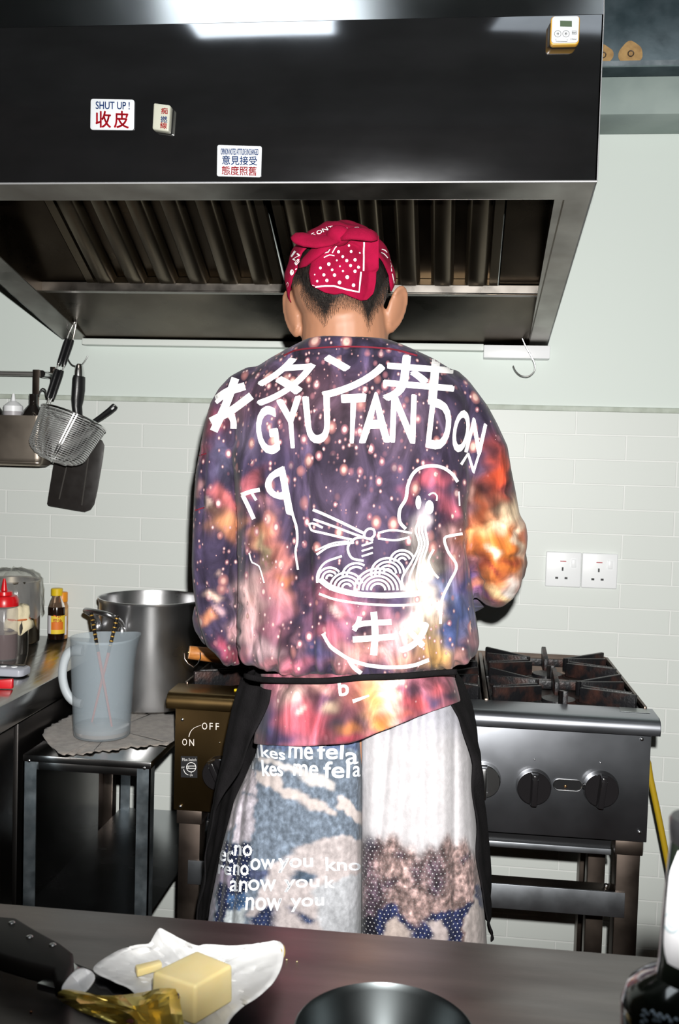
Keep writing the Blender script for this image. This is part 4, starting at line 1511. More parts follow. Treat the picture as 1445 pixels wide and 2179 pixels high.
# butter
bt_top = [(323, 2067), (419, 2021), (496, 2052), (416, 2098)]
hbz = .036
T4 = [atZ(x, y, FZ + .006 + hbz) for x, y in bt_top]
cen = sum(T4, Vector()) / 4
B4 = [Vector((cen.x + (q.x - cen.x) * 1.03, cen.y + (q.y - cen.y) * 1.03, FZ + .0098)) for q in T4]
BUT = mat('butter', lin(240, 222, 168), .42, sss=.25, var=lin(236, 214, 150), vscale=30, bump=.15, bscale=40)
mb = MB()
mb.hexa(B4[::-1], T4[::-1])
bt = mb.build('butter_block', BUT, None, org=(cen.x, cen.y, FZ + .006), bevel=.003, seg=3)
tag(bt, 'cut block of pale yellow butter on its unfolded white wrapper', 'butter')
c = [atZ(x, y, FZ + .017) for x, y in ((287, 2052), (340, 2040), (346, 2048), (292, 2064))]
mb = MB()
mb.prism(c, (0, 0, -.007))
sl_ = mb.build('butter_slice', BUT, None, org=sum(c, Vector()) / 4, bevel=.0015)
tag(sl_, 'thin slice of butter lying behind the butter block on the paper', 'butter')

# wrapper: white paper and gold foil
PAPER = mat('wrapper_paper', lin(216, 216, 216), .65, bump=.25, bscale=60)
GOLD = mat('gold_foil', (.80, .62, .16), .3, .6, bump=.03, bscale=40)
wr = thing('butter_wrapper', 'crumpled butter wrapper, white paper inside and gold foil outside', 'wrapper', (cen.x, cen.y, FZ))


def sheet(name, outline, zfun, m, parent, nr=14, step=6, th=.0008, ctr=None):
    O = spline(outline, step, True)[:-1]
    c = np.mean(O, axis=0) if ctr is None else np.array(ctr, float)
    rows = []
    for t_ in np.linspace(.03, 1, nr):
        rows.append([atZ(*(c + (q - c) * t_), FZ + zfun(c + (q - c) * t_, t_)) for q in O])
    mb = MB()
    mb.rings(rows, True, False)
    return mb.build(name, m, parent, smooth=25, solid=th)


def fold(q, t, amp=.003, seed=0.):
    x, y = q
    a = abs(((x * .021 + y * .033 + seed) % 1) - .5) + abs(((x * -.027 + y * .019 + seed * 2) % 1) - .5) + .5 * abs(((x * .05 + y * -.041) % 1) - .5)
    return amp * a


pap = [(198, 2062), (245, 2026), (288, 2012), (316, 2008), (328, 1990), (340, 1975), (362, 1986), (415, 2012), (440, 2010), (500, 2013), (560, 2006), (588, 2002), (602, 2010), (604, 2030), (598, 2060), (580, 2092), (548, 2122), (520, 2140), (490, 2170), (455, 2230), (380, 2240), (330, 2180), (282, 2110), (240, 2088)]
sheet('paper_liner', pap, lambda q, t: .0050 + fold(q, t, .0030) * (1 if t > .35 else .5) + .010 * max(0, t - .72) / .28 * (1 if q[0] > 520 or q[1] < 2015 else .25), PAPER, wr, ctr=(410, 2080))
foil = [(122, 2122), (134, 2106), (170, 2110), (215, 2119), (262, 2118), (305, 2112), (340, 2104), (372, 2104), (382, 2110), (383, 2135), (388, 2160), (390, 2230), (300, 2230), (240, 2180), (190, 2160), (150, 2142)]
sheet('gold_foil', foil, lambda q, t: .018 + fold((q[0] * .40, q[1] * .40), t, .018, .3) - .012 * min(1, max(0, (q[1] - 2120) / 60)) + (.006 if q[0] > 330 else 0), GOLD, wr, nr=5, step=26, ctr=(290, 2150))
glare_outline = [(131, 2104), (150, 2075), (172, 2060), (196, 2068), (202, 2082), (192, 2100), (172, 2117), (148, 2120)]
sheet('blade_glare', glare_outline, lambda q, t: .0215 + fold(q, t, .003, .1) + .005 * t, mat('glare_white', lin(244, 244, 246), .6), wr, nr=8, ctr=(166, 2090))  # glare on the knife blade, put in as a bright white sheet
c_ = [(596, 2010), (604, 2012), (607, 2028), (602, 2040), (599, 2025)]
sheet('foil_edge', c_, lambda q, t: .016, GOLD, wr, nr=4, step=3)
mb = MB()
mb.add([(377, 2104, 0), (382, 2106, 0), (384, 2132, 0), (379, 2128, 0)], [(0, 1, 2, 3)])
drape(mb, 'blue_print', mat('navy_print', lin(40, 40, 90), .5), wr, [bvh_world(o) for o in wr.children if o.name.startswith('gold')], .0012, 8)
mb = MB()
disc(mb, 277, 2172, 8, 5)
drape(mb, 'pink_print', mat('pink_print', lin(236, 150, 150), .5), wr, [bvh_world(o) for o in wr.children if o.name.startswith('gold')], .0012, 8)
for (x, y, r_) in ((66, 2155, .0012), (610, 2043, .0008), (632, 2047, .0007)):
    c = atZ(x, y, FZ)
    cr = MB().ball(c + Vector((0, 0, r_ * .6)), (r_, r_ * .8, r_ * .7), 8, 6).build('crumb', BUT if x > 100 else mat('crumb_brown', lin(190, 120, 80), .6), None, org=c)
    tag(cr, {66: 'tiny brown crumb on the worktop below the knife', 610: 'tiny pale crumb right beside the wrapper corner', 632: 'tiny pale crumb a little farther right of the wrapper corner'}[x], 'crumb')

# dark pan on the counter
rimZ = FZ + .040
pl, pr, pt_ = atZ(630, 2179, rimZ), atZ(1008, 2179, rimZ), atZ(818, 2092, rimZ)
br = (pr - pl).length / 2
bc = Vector(((pl.x + pr.x) / 2, pt_.y - br, FZ))
BOWLM = mat('dark_bowl_metal', (.045, .047, .05), .2, 1., rvar=.04, rscale=20)
bo = thing('dark_bowl', 'round dark metal bowl at the bottom middle of the foreground worktop', 'bowl', bc)
MB().lathe(bc, [(0, .001), (br * .86, .001), (br * .92, .004), (br * .99, .036), (br * 1.01, .040), (br * .99, .041), (br * .95, .036), (br * .88, .006), (br * .84, .0035), (0, .003)], 72).build('bowl_body', mat('dark_pan', (.13, .145, .15), .36, 1., rvar=.03, rscale=20), bo, smooth=40)
MB().tube([bc + Vector((br * .86 * math.cos(a), br * .86 * math.sin(a), .0045)) for a in np.linspace(0, 2 * PI, 60)[:-1]], .0012, 8, closed=True).build('base_ring', CHROME, bo)

# dark bottle at the right
BYc = .53
bcx = atY(1482, 2000, BYc).x
bb = Vector((bcx, BYc, FZ))
Zb = lambda y: atY(1482, y, BYc).z - FZ
RB = lambda px, y: bcx - atY(px, y, BYc).x
bot = thing('dark_bottle', 'dark glass bottle with white neck label at the right edge of the foreground', 'bottle', bb)
MB().lathe(bb, [(0, .001), (RB(1324, 2200) * .9, .001), (RB(1324, 2200), .006), (RB(1322, 2179), Zb(2179)), (RB(1322, 2150), Zb(2150)), (RB(1336, 2118), Zb(2118)), (RB(1365, 2095), Zb(2095)), (RB(1396, 2078), Zb(2078)), (RB(1402, 2050), Zb(2050)), (RB(1412, 1930), Zb(1930)), (RB(1426, 1800), Zb(1800)), (RB(1428, 1770), Zb(1770)), (0, Zb(1765))], 56).build('bottle_body', mat('dark_green_glass', (.008, .011, .008), .1, coat=.6), bot, smooth=50)
MB().lathe(bb, [(RB(1427, 1792), Zb(1795)), (RB(1425, 1760), Zb(1770)), (RB(1425, 1748), Zb(1748)), (RB(1430, 1741), Zb(1741)), (0, Zb(1739))], 40).build('cap', BLACKPL, bot, smooth=40)
rows = []
for y in np.linspace(1800, 2036, 16):
    px = np.interp(y, [1800, 1930, 2050], [1426, 1412, 1402]) - 1.5
    r_ = RB(px, y)
    a1 = .95 + .35 * min(1, max(0, (y - 1795) / 60)) - .25 * max(0, (y - 1990) / 46) ** 2
    rows.append([(bb.x + r_ * math.sin(a), bb.y - r_ * math.cos(a), FZ + Zb(y)) for a in np.linspace(-a1, a1, 30)])
lb = MB().grid(rows).build('neck_label', mat('bottle_label', lin(236, 236, 240), .55), bot, smooth=180)
mb = MB()
stroke(mb, [(1432 + 16 * math.cos(a), 1962 + 22 * math.sin(a)) for a in np.linspace(0, 2 * PI, 26)], 3.5, smooth=False)
stroke(mb, [(1432 + 8 * math.cos(a), 1962 + 11 * math.sin(a)) for a in np.linspace(0, 2 * PI, 20)], 2.0, smooth=False)
drape(mb, 'label_seal', mat('seal_grey', lin(176, 198, 204), .6), bot, [bvh_world(lb)], .0008, 10)
mb = MB()
for (x, y) in ((1368, 2160), (1371, 2150), (1377, 2156), (1388, 2152), (1393, 2158), (1399, 2163), (1404, 2158), (1411, 2166), (1420, 2163), (1366, 2174), (1374, 2170), (1392, 2170), (1402, 2172), (1426, 2172), (1438, 2168)):
    disc(mb, x, y, 3.4, 4.6, 6, (x * 7 % 10) / 5)
    disc(mb, x + 4, y + 3, 2, 3.4, 5, .6)
drape(mb, 'sparkling_lettering', mat('pale_blue_print', lin(206, 226, 246), .4), bot, [bvh_world(bot.children[0])], .0008, 10)

# ================================================================== THE COOK
ORG = Vector((-.18, 1.64, 0))
A = atY
sstep = lambda a, b, x: np.clip((x - a) / (b - a), 0, 1) ** 2 * (3 - 2 * np.clip((x - a) / (b - a), 0, 1))
HC = A(724, 600, 1.645)
V = Vector

# ---- body: one continuous surface
mb = MB()
mb.ball(HC, (.080, .097, .088), 28, 20)
mb.ball(HC + V((0, .035, -.055)), (.064, .065, .065), 24, 16)
mb.ball(HC + V((0, .072, -.100)), (.040, .034, .034), 18, 12)
mb.ball(HC + V((0, .102, -.042)), (.012, .018, .020), 12, 8)
mb.ball(HC + V((0, .108, -.054)), (.015, .012, .009), 12, 8)
for s_ in (-1, 1):
    mb.ball(HC + V((s_ * .030, .088, .006)), (.024, .014, .009), 12, 8)
    mb.ball(HC + V((s_ * .042, .070, -.040)), (.026, .024, .022), 12, 8)
mb.ball(HC + V((0, .100, -.077)), (.022, .010, .005), 12, 8)
mb.ball(HC + V((0, .098, -.086)), (.020, .010, .006), 12, 8)
NB = A(735, 760, 1.655)
mb.chain([(HC + V((.004, -.004, -.045)), .068), (A(734, 690, 1.650), .070), (NB, .074)], 28)
mb.ball(A(735, 640, 1.62), (.055, .05, .05), 20, 14)
# ears
for cx, cy, sx in ((622, 666, -1), (842, 656, 1)):
    ec = A(cx, cy, 1.648)
    rot = Matrix.Rotation(sx * math.radians(14), 3, 'Y') @ Matrix.Rotation(sx * math.radians(-38), 3, 'Z')
    mb.ball(ec, (.0075, .019, .035), 18, 14, rot)
    ringp = [ec + rot @ V((sx * .003, .0175 * math.cos(a), .034 * math.sin(a) + .001)) for a in np.linspace(-2.2, 2.6, 16)]
    mb.tube(ringp, .0042, 8)
    mb.ball(ec + rot @ V((0, .002, -.030)), (.006, .011, .012), 12, 8, rot)
# trunk
mb.ball(A(735, 860, 1.665), (.135, .08, .085), 24, 14)
mb.ball(A(745, 1050, 1.650), (.150, .090, .20), 24, 14)
mb.ball(A(760, 1330, 1.630), (.140, .095, .16), 24, 14)
mb.ball(A(765, 1520, 1.620), (.135, .090, .11), 24, 14)
shL, elL = A(550, 880, 1.670), A(470, 1330, 1.690)
wrL = V((-.285, 1.930, 1.012))
shR, elR = A(958, 885, 1.670), A(1050, 1195, 1.700)
wrR = V((-.055, 1.955, 1.015))
for sh, el, wr_ in ((shL, elL, wrL), (shR, elR, wrR)):
    mb.chain([(A(735, 850, 1.665), .060), (sh, .040), (sh * .5 + el * .5, .038), (el, .036), (el * .6 + wr_ * .4, .037), (wr_, .025)], 20)
hipz = .90
for s_ in (-1, 1):
    hx = A(766, 1560, 1.62).x + s_ * .085
    mb.chain([(V((hx, 1.63, .84)), .068), (V((hx + s_ * .012, 1.60, .49)), .056), (V((hx + s_ * .012, 1.625, .40)), .052), (V((hx + s_ * .014, 1.635, .30)), .051), (V((hx + s_ * .014, 1.64, .09)), .034)], 20)
    mb.chain([(V((hx + s_ * .014, 1.63, .05)), .032), (V((hx + s_ * .022, 1.76, .035)), .028)], 16)


def hand(wr_, fwd, side, thumb_s):
    """palm, five bent fingers of unequal length"""
    f = fwd.normalized()
    sd = side.normalized()
    up = sd.cross(f).normalized() * -1
    if up.z < 0:
        up = -up
    palm = wr_ + f * .045
    rotm = Matrix((sd, f, up)).transposed()
    mb.ball(palm, (.040, .050, .016), 18, 12, rotm)
    mb.chain([(wr_, .024), (wr_ + f * .02, .022)], 14)
    for k, (o, ln) in enumerate(((-.030, .066), (-.0105, .076), (.0105, .071), (.030, .056))):
        b = palm + sd * o * 1.0 + f * (.040 - abs(o) * .15)
        p1 = b + f * ln * .42 + up * -.006
        p2 = p1 + (f * .75 - up * .65).normalized() * ln * .32
        p3 = p2 + (f * .25 - up * .95).normalized() * ln * .26
        r = .0086 if k < 3 else .0076
        mb.chain([(b, r + .001), (p1, r), (p2, r - .0008), (p3, r - .0016)], 12)
    tb_ = palm + sd * thumb_s * .030 - f * .020
    t1 = tb_ + (sd * thumb_s * .75 + f * .7 - up * .25).normalized() * .036
    t2 = t1 + (sd * thumb_s * .25 + f * .95 - up * .3).normalized() * .028
    mb.chain([(tb_, .012), (t1, .0098), (t2, .0082)], 12)


hand(wrL, wrL - elL + V((.10, .10, -.02)), V((1, -.25, 0)), 1)
hand(wrR, wrR - elR + V((-.02, .12, -.02)), V((1, .35, 0)), -1)
bme = remesh(mb, .0031, 5, .5)
bv_ = verts_of(bme)
px = proj(bv_)


def hairline(x):
    return np.interp(x, [600, 640, 655, 675, 692, 704, 725, 750, 770, 784, 798, 815, 835, 860], [585, 605, 632, 652, 676, 654, 634, 634, 648, 684, 650, 618, 592, 585])


back = bv_[:, 1] < HC.y + .035
dens = np.where(back, sstep(-34, 34, hairline(px[:, 0]) - px[:, 1]), sstep(-.005, .02, bv_[:, 2] - HC.z - .005))
dens *= (bv_[:, 2] > HC.z - .12)
isear = (np.abs(px[:, 0] - 732) > 92) & (px[:, 1] > 605)
dens[isear] = 0
color_attr(bme, 'stubble', np.stack([dens, dens, dens, np.ones_like(dens)], 1))
SKIN = mat('skin', lin(162, 116, 90), .5, sss=.12)
nt = SKIN.node_tree
at = nt.nodes.new('ShaderNodeAttribute')
at.attribute_name = 'stubble'
nz = nt.nodes.new('ShaderNodeTexNoise')
nz.inputs['Scale'].default_value = 420
nz.inputs['Detail'].default_value = 3
tcn = nt.nodes.new('ShaderNodeTexCoord')
mpn = nt.nodes.new('ShaderNodeMapping')
mpn.inputs['Scale'].default_value = (1, 1, .35)
nt.links.new(tcn.outputs['Object'], mpn.inputs['Vector'])
nt.links.new(mpn.outputs['Vector'], nz.inputs['Vector'])
ma = nt.nodes.new('ShaderNodeMath')
ma.operation = 'MULTIPLY_ADD'
ma.inputs[1].default_value = 1.6
nt.links.new(at.outputs['Fac'], ma.inputs[0])
mb2 = nt.nodes.new('ShaderNodeMath')
mb2.operation = 'MULTIPLY_ADD'
mb2.inputs[1].default_value = 1.2
mb2.inputs[2].default_value = -.78
nt.links.new(nz.outputs['Fac'], mb2.inputs[0])
nt.links.new(mb2.outputs[0], ma.inputs[2])
mu = nt.nodes.new('ShaderNodeMath')
mu.operation = 'MULTIPLY'
mu.use_clamp = True
nt.links.new(ma.outputs[0], mu.inputs[0])
cl2 = nt.nodes.new('ShaderNodeMath')
cl2.operation = 'MULTIPLY'
cl2.use_clamp = True
cl2.inputs[1].default_value = 4
nt.links.new(at.outputs['Fac'], cl2.inputs[0])
nt.links.new(cl2.outputs[0], mu.inputs[1])
mxn = nt.nodes.new('ShaderNodeMix')
mxn.data_type = 'RGBA'
mxn.inputs['A'].default_value = (*lin(160, 114, 88), 1)
mxn.inputs['B'].default_value = (.010, .007, .006, 1)
nt.links.new(mu.outputs[0], mxn.inputs['Factor'])
nt.links.new(mxn.outputs['Result'], nt.nodes['Principled BSDF'].inputs['Base Color'])
set_verts(bme, bv_ - np.array(ORG))
person = link('person', bme, SKIN, None, ORG, 180)
tag(person, 'person seen from behind in a printed sweatshirt and red bandana, standing at the stove', 'person')
body_bvh = bvh_world(person)

# ---- hair: short cropped shell with little strands at its lower edge
HAIRM = mat('dark_hair', (.004, .003, .0025), .55, spec=.25, bump=.8, bscale=600, stretch=(1, 1, .3), var=(.016, .012, .010), vscale=300)
faces = [tuple(p.vertices) for p in bme.polygons]
nrm = np.empty(len(bme.vertices) * 3)
bme.vertices.foreach_get('normal', nrm)
nrm = nrm.reshape(-1, 3)
keepv = dens > .84
hb = MB()
hb.v = [tuple(q) for q in (bv_ + nrm * .0022)]
hb.f = [f for f in faces if all(keepv[i] for i in f)]
idx = np.where((dens > .10) & (dens < .95) & back)[0]
idx = rng.choice(idx, min(2600, len(idx)), replace=False)
for i in idx:
    p = V(bv_[i])
    n = V(nrm[i])
    d = (V((rng.normal() * .25, 0, -1)) + n * .25).normalized()
    ln = .003 + .006 * dens[i] * rng.random() + .002
    w = V((1, 0, 0)) * .00028
    q = p + n * .0005
    hb.add([q - w, q + w, q + d * ln + n * .0006], [(0, 1, 2)])
me = hb.mesh('hair', ORG)
bm = bmesh.new()
bm.from_mesh(me)
bmesh.ops.delete(bm, geom=[v for v in bm.verts if not v.link_faces], context='VERTS')
bm.to_mesh(me)
bm.free()
hair = link('hair', me, HAIRM, person, smooth=180)

# ---- bandana
BANDM = mat('red_bandana_cotton', lin(144, 5, 50), .9, spec=.2, bump=.35, bscale=500, var=lin(126, 4, 42), vscale=40)
band_ = MB()
aa = [-180, -110, -95, -84, -78, -57, -47, -40, -32, -18, 0, 25, 40, 50, 59, 75, 85, 95, 110, 180]
ee = [5, 5, -8, -22, -19, -7, 5, 18, 25, 28, 30, 28, 22, 17.5, 14, 4, -11, -3, 5, 5]
rows = []
NA = 120
for t_ in np.linspace(0, 1, 26):
    ring = []
    for k in range(NA):
        a = -180 + 360 * k / NA
        e0 = np.interp(a, aa, ee)
        e = math.radians(e0 + (89 - e0) * t_)
        ar = math.radians(a)
        fold_ = .0016 * math.sin(ar * 9 + t_ * 3) * (1 - t_) + .0014 * math.sin(e * 14 + ar * 4)
        rx, ry, rz_ = .0885 + fold_, .105 + fold_, .0960 + fold_
        if t_ == 0:
            rx -= .003
            ry -= .003
        ring.append(HC + V((rx * math.cos(e) * math.sin(ar), -ry * math.cos(e) * math.cos(ar), rz_ * math.sin(e))))
    rows.append(ring)
band_.rings(rows, False, True)
cap = band_.build('bandana', BANDM, person, smooth=180, solid=.0016)
cap_bvh = bvh_world(cap)


def hitY(x, y, bvhs):
    d = ray(x, y).normalized()
    best = None
    for b in bvhs:
        h = b.ray_cast(CAM, d)
        if h[0] is not None and (best is None or h[3] < best[1]):
            best = (h[0], h[3])
    return best[0] if best else None


mb = MB()
kc = hitY(722, 505, [cap_bvh])
mb.ball(kc + V((0, -.011, 0)), (.019, .016, .016), 18, 12)
mb.build('bandana_knot', BANDM, cap, smooth=180)
ky = kc.y - .008


def tail(pts, name):
    m = MB()
    m.tube([A(x, y, ky + dy) for x, y, r, dy in pts], [r for *_, r, dy in pts], 18, flat=.45)
    return m.build(name, BANDM, cap, smooth=180)


tail([(718, 506, .012, -.006), (700, 512, .013, -.009), (676, 515, .014, -.008), (655, 512, .0145, -.004), (638, 507, .014, .002), (627, 504, .010, .004), (620, 504, .003, .006)], 'bandana_tail')
tail([(708, 514, .009, -.002), (690, 525, .012, -.002), (668, 540, .013, .004), (650, 556, .011, .012), (636, 566, .005, .02)], 'rolled_edge')
tail([(728, 502, .012, -.008), (748, 497, .014, -.012), (772, 498, .015, -.010), (790, 501, .014, -.006), (802, 503, .009, -.002)], 'bandana_tail')
# hanging flap
ys_ = np.linspace(0, 1, 40)
rows = []
fb = [cap_bvh, body_bvh]
for v in ys_:
    row = []
    for u in np.linspace(0, 1, 40):
        ytop = 512 - 10 * u
        ybot = np.interp(u, [0, .15, .3, .45, .6, .8, .93, 1], [606, 623, 627, 624, 632, 640, 638, 626])
        y = ytop + (ybot - ytop) * v
        xl = np.interp(y, [500, 520, 545, 580, 610, 640], [692, 684, 664, 657, 662, 690])
        xr = np.interp(y, [500, 574, 578, 600, 620, 640], [806, 806, 801, 800, 796, 788])
        x = xl + (xr - xl) * u
        h = hitY(x, y, fb)
        yy = (h.y if h else HC.y) - .007
        yy = min(yy, kc.y + .006 + .012 * v) - .0025 * math.sin(u * 11 + 1) * v - .004 * v - .0018 * math.sin(u * 5 + v * 9) - (.003 if (u > .7 and v < .55) else 0)
        row.append(A(x, y, yy))
    rows.append(row)
flap_o = MB().grid(rows).build('bandana_flap', BANDM, cap, smooth=180, solid=.0014)
flap_b = bvh_world(flap_o)
zx = lambda x, y: (560 + x / 4.25, 460 + y / 4.25)
mb = MB()
for x, y, r in ((595, 435, 15), (682, 324, 13), (795, 322, 12), (720, 368, 12), (756, 404, 13), (830, 397, 14), (667, 402, 8), (519, 470, 12), (790, 448, 13), (861, 462, 13), (625, 487, 11), (695, 455, 7), (550, 532, 13), (646, 533, 14), (722, 497, 9), (829, 499, 14), (760, 551, 16), (577, 581, 14), (490, 588, 10), (691, 599, 16), (816, 624, 15), (875, 335, 7), (775, 268, 10), (468, 530, 6)):
    disc(mb, *zx(x, y), r / 4.25, r / 4.25 * 1.08)
B_ = lambda pts: [zx(*q) for q in pts]
stroke(mb, B_([(913, 236), (910, 350), (906, 495)]), 3.2, smooth=False)
stroke(mb, B_([(884, 500), (874, 600), (866, 686), (760, 664), (640, 630), (560, 630), (475, 640), (418, 612)]), 3.4, smooth=False)
stroke(mb, B_([(525, 335), (590, 325), (612, 270)]), 1.8)
stroke(mb, B_([(625, 335), (650, 290), (665, 275)]), 2)
stroke(mb, B_([(550, 375), (600, 352), (645, 360)]), 2)
drape(mb, 'white_print', WHITEINK, flap_o, [flap_b], .0016, 8)
mb = MB()
for x, y, rx, ry in ((232, 418, 11, 28), (190, 503, 7, 24), (262, 508, 17, 26), (298, 500, 11, 30), (221, 620, 9, 24), (265, 608, 7, 16), (244, 728, 9, 26), (350, 443, 6, 10), (408, 282, 10, 14)):
    disc(mb, *zx(x, y), rx / 4.25, ry / 4.25, ang=.15)
text_quad(mb, 'B', B_([(300, 445), (345, 395), (322, 378), (284, 425)]), .05)
text_quad(mb, 'N', B_([(290, 405), (335, 350), (312, 335), (268, 392)]), .05)
text_quad(mb, 'I', B_([(262, 372), (300, 322), (285, 312), (252, 362)]), .05)
text_quad(mb, 'S', B_([(440, 195), (478, 180), (462, 148), (428, 168)]), .05)
text_quad(mb, 'O', B_([(495, 172), (540, 150), (520, 122), (478, 142)]), .05)
text_quad(mb, 'N', B_([(545, 147), (592, 128), (575, 100), (530, 118)]), .05)
text_quad(mb, 'T', B_([(600, 122), (630, 112), (628, 90), (590, 96)]), .05)
for q in (((660, 190), (668, 150), (700, 120), (760, 112)), ((750, 135), (850, 105), (940, 130)), ((790, 120), (860, 118), (920, 140)), ((1065, 330), (1095, 345), (1125, 380)), ((1070, 300), (1100, 310), (1120, 330)), ((1150, 390), (1156, 450), (1160, 500)), ((1165, 520), (1180, 590), (1190, 640)), ((375, 350), (392, 372), (420, 362))):
    stroke(mb, B_(q), 2.0)
drape(mb, 'white_print', WHITEINK, cap, [cap_bvh], .0016, 6)


# ---- sweatshirt
def sect(xl, xr, py, Yc, dep, n=40, p=2.3, front=None):
    l, r = A(xl, py, Yc), A(xr, py, Yc)
    c = (l + r) / 2
    a = (r.x - l.x) / 2
    ring = []
    for k in range(n):
        t = 2 * PI * k / n
        cs, sn = math.cos(t), math.sin(t)
        d = dep if sn < 0 else (front or dep)
        ring.append(V((c.x + a * math.copysign(abs(cs) ** (2 / p), cs), Yc + d * math.copysign(abs(sn) ** (2 / p), sn), c.z + (l.z - c.z) * -cs)))
    return ring


mb = MB()
tor = [(727, 650, 836, 1.655, .076), (737, 628, 862, 1.655, .080), (748, 606, 888, 1.656, .084), (765, 575, 925, 1.660, .092), (785, 545, 958, 1.662, .100), (815, 517, 985, 1.664, .112), (860, 502, 1008, 1.662, .126), (920, 500, 1012, 1.658, .136), (1000, 506, 1002, 1.654, .142), (1100, 511, 996, 1.650, .144), (1200, 511, 1001, 1.646, .148), (1280, 510, 1008, 1.642, .154), (1330, 509, 1016, 1.638, .160), (1368, 509, 1021, 1.636, .164), (1386, 513, 1016, 1.634, .160), (1398, 523, 1002, 1.632, .148), (1406, 542, 978, 1.630, .130), (1410, 562, 956, 1.630, .112)]
mb.rings([sect(xl, xr, y, Yc, d, p=2.25) for y, xl, xr, Yc, d in tor])
lsl = [(785, 528, 612, .05), (805, 494, 608, .062), (830, 470, 600, .068), (860, 452, 590, .070), (900, 440, 575, .070), (950, 430, 555, .070), (1000, 421, 535, .069), (1050, 417, 524, .068), (1100, 415, 518, .067), (1150, 415, 516, .066), (1200, 415, 514, .066), (1250, 418, 513, .066), (1290, 423, 513, .066), (1330, 431, 513, .066), (1365, 446, 514, .062), (1390, 466, 515, .055), (1406, 486, 515, .040), (1413, 498, 512, .022)]
mb.rings([sect(xl, xr, y, 1.675, d, 32, 2.2, .085) for y, xl, xr, d in lsl])
rsl = [(790, 900, 975, .05), (810, 925, 997, .060), (835, 945, 1016, .068), (865, 960, 1038, .070), (900, 970, 1057, .072), (950, 980, 1080, .074), (1000, 984, 1088, .075), (1050, 984, 1098, .076), (1095, 982, 1106, .077), (1115, 982, 1119, .078), (1140, 982, 1123, .078), (1165, 984, 1121, .078), (1185, 987, 1116, .078), (1215, 994, 1114, .076), (1245, 1002, 1108, .072), (1268, 1012, 1094, .062), (1284, 1030, 1076, .040), (1291, 1046, 1066, .018)]
mb.rings([sect(xl, xr, y, 1.690, d, 32, 2.2, .09) for y, xl, xr, d in rsl])
cuL = elL + (wrL - elL) * .78
cuR = elR + (wrR - elR) * .74
mb.chain([(elL + V((.006, 0, .012)), .056), (elL * .5 + cuL * .5, .053), (cuL, .042)], 24)
mb.chain([(elR + V((-.004, .01, .0)), .062), (elR * .5 + cuR * .5, .056), (cuR, .046)], 24)
sme = remesh(mb, .0042, 3, .5)
sv = verts_of(sme)
px = proj(sv)
n_ = np.empty(len(sme.vertices) * 3)
sme.vertices.foreach_get('normal', n_)
n_ = n_.reshape(-1, 3)
facing = sstep(.05, .35, -n_[:, 1])


def polyd(px, pts):
    """distance to a polyline (px) and the running position along it"""
    best = np.full(len(px), 1e9)
    sgn = np.zeros(len(px))
    for (x0, y0), (x1, y1) in zip(pts, pts[1:]):
        d = np.array([x1 - x0, y1 - y0], float)
        L2 = d @ d
        t = np.clip(((px - [x0, y0]) @ d) / L2, 0, 1)
        q = px - np.array([x0, y0]) - t[:, None] * d
        dist = np.hypot(q[:, 0], q[:, 1])
        m = dist < best
        best = np.where(m, dist, best)
        s = q[:, 0] * d[1] - q[:, 1] * d[0]
        sgn = np.where(m, np.sign(s), sgn)
    return best, sgn


disp_ = np.zeros(len(sv))
for pts, amp, w in (
        ([(640, 960), (650, 1050), (655, 1200), (660, 1330), (668, 1430)], -.0060, 9), ([(628, 960), (636, 1100), (642, 1300)], .0035, 12), ([(672, 1000), (676, 1200), (690, 1400)], .0035, 14),
        ([(690, 1330), (700, 1430)], -.0060, 6), ([(712, 1330), (722, 1425)], .004, 10),
        ([(500, 960), (522, 1020), (530, 1120), (522, 1250)], .0035, 14), ([(545, 1010), (540, 1100), (548, 1200)], -.003, 12),
        ([(905, 1000), (890, 1080), (895, 1180), (908, 1290), (925, 1420)], -.0045, 9), ([(925, 1000), (912, 1100), (920, 1260)], .003, 13),
        ([(1000, 1010), (975, 1080), (985, 1140)], .004, 12), ([(840, 1300), (850, 1430)], -.004, 7), ([(780, 1320), (785, 1430)], -.0035, 7), ([(590, 1340), (585, 1430)], -.0045, 7), ([(620, 1360), (630, 1430)], .003, 8),
        ([(950, 1330), (945, 1430)], -.004, 8), ([(985, 1320), (975, 1420)], -.004, 7), ([(545, 1350), (560, 1428)], -.0035, 6),
        ([(440, 1290), (470, 1330), (505, 1345)], -.004, 7), ([(430, 1250), (470, 1280), (508, 1290)], -.0035, 7), ([(450, 1340), (480, 1372), (506, 1380)], -.0035, 6), ([(432, 960), (425, 1100), (430, 1250)], -.0035, 8), ([(470, 960), (490, 1060), (500, 1180)], .003, 10),
        ([(1000, 1130), (1050, 1110), (1100, 1130)], -.005, 8), ([(1010, 1190), (1050, 1200), (1105, 1185)], -.0045, 8), ([(1020, 1240), (1060, 1245), (1095, 1230)], -.004, 7), ([(1030, 1000), (1060, 1040), (1090, 1050)], -.0035, 8), ([(990, 1130), (1005, 1200), (1020, 1260)], -.004, 7),
        ([(612, 752), (740, 742), (880, 754)], .0016, 3.5), ([(612, 758), (740, 749), (880, 760)], -.0014, 3)):
    d, s_ = polyd(px, pts)
    disp_ += amp * np.exp(-(d / w) ** 2)
bot = sstep(1330, 1425, px[:, 1]) * (1 - sstep(1426, 1440, px[:, 1]))
disp_ += bot * .0028 * np.sin(px[:, 0] * .16 + np.sin(px[:, 1] * .02) * 1.2)
disp_ += .0016 * np.sin(px[:, 0] * .035 + px[:, 1] * .008) * np.sin(px[:, 1] * .013 + 1)
sv2 = sv + n_ * (1.35 * disp_ * facing)[:, None]

EX = 1.42
disp_c = lambda r, g, b, e=EX: np.array(lin(r, g, b)) / e


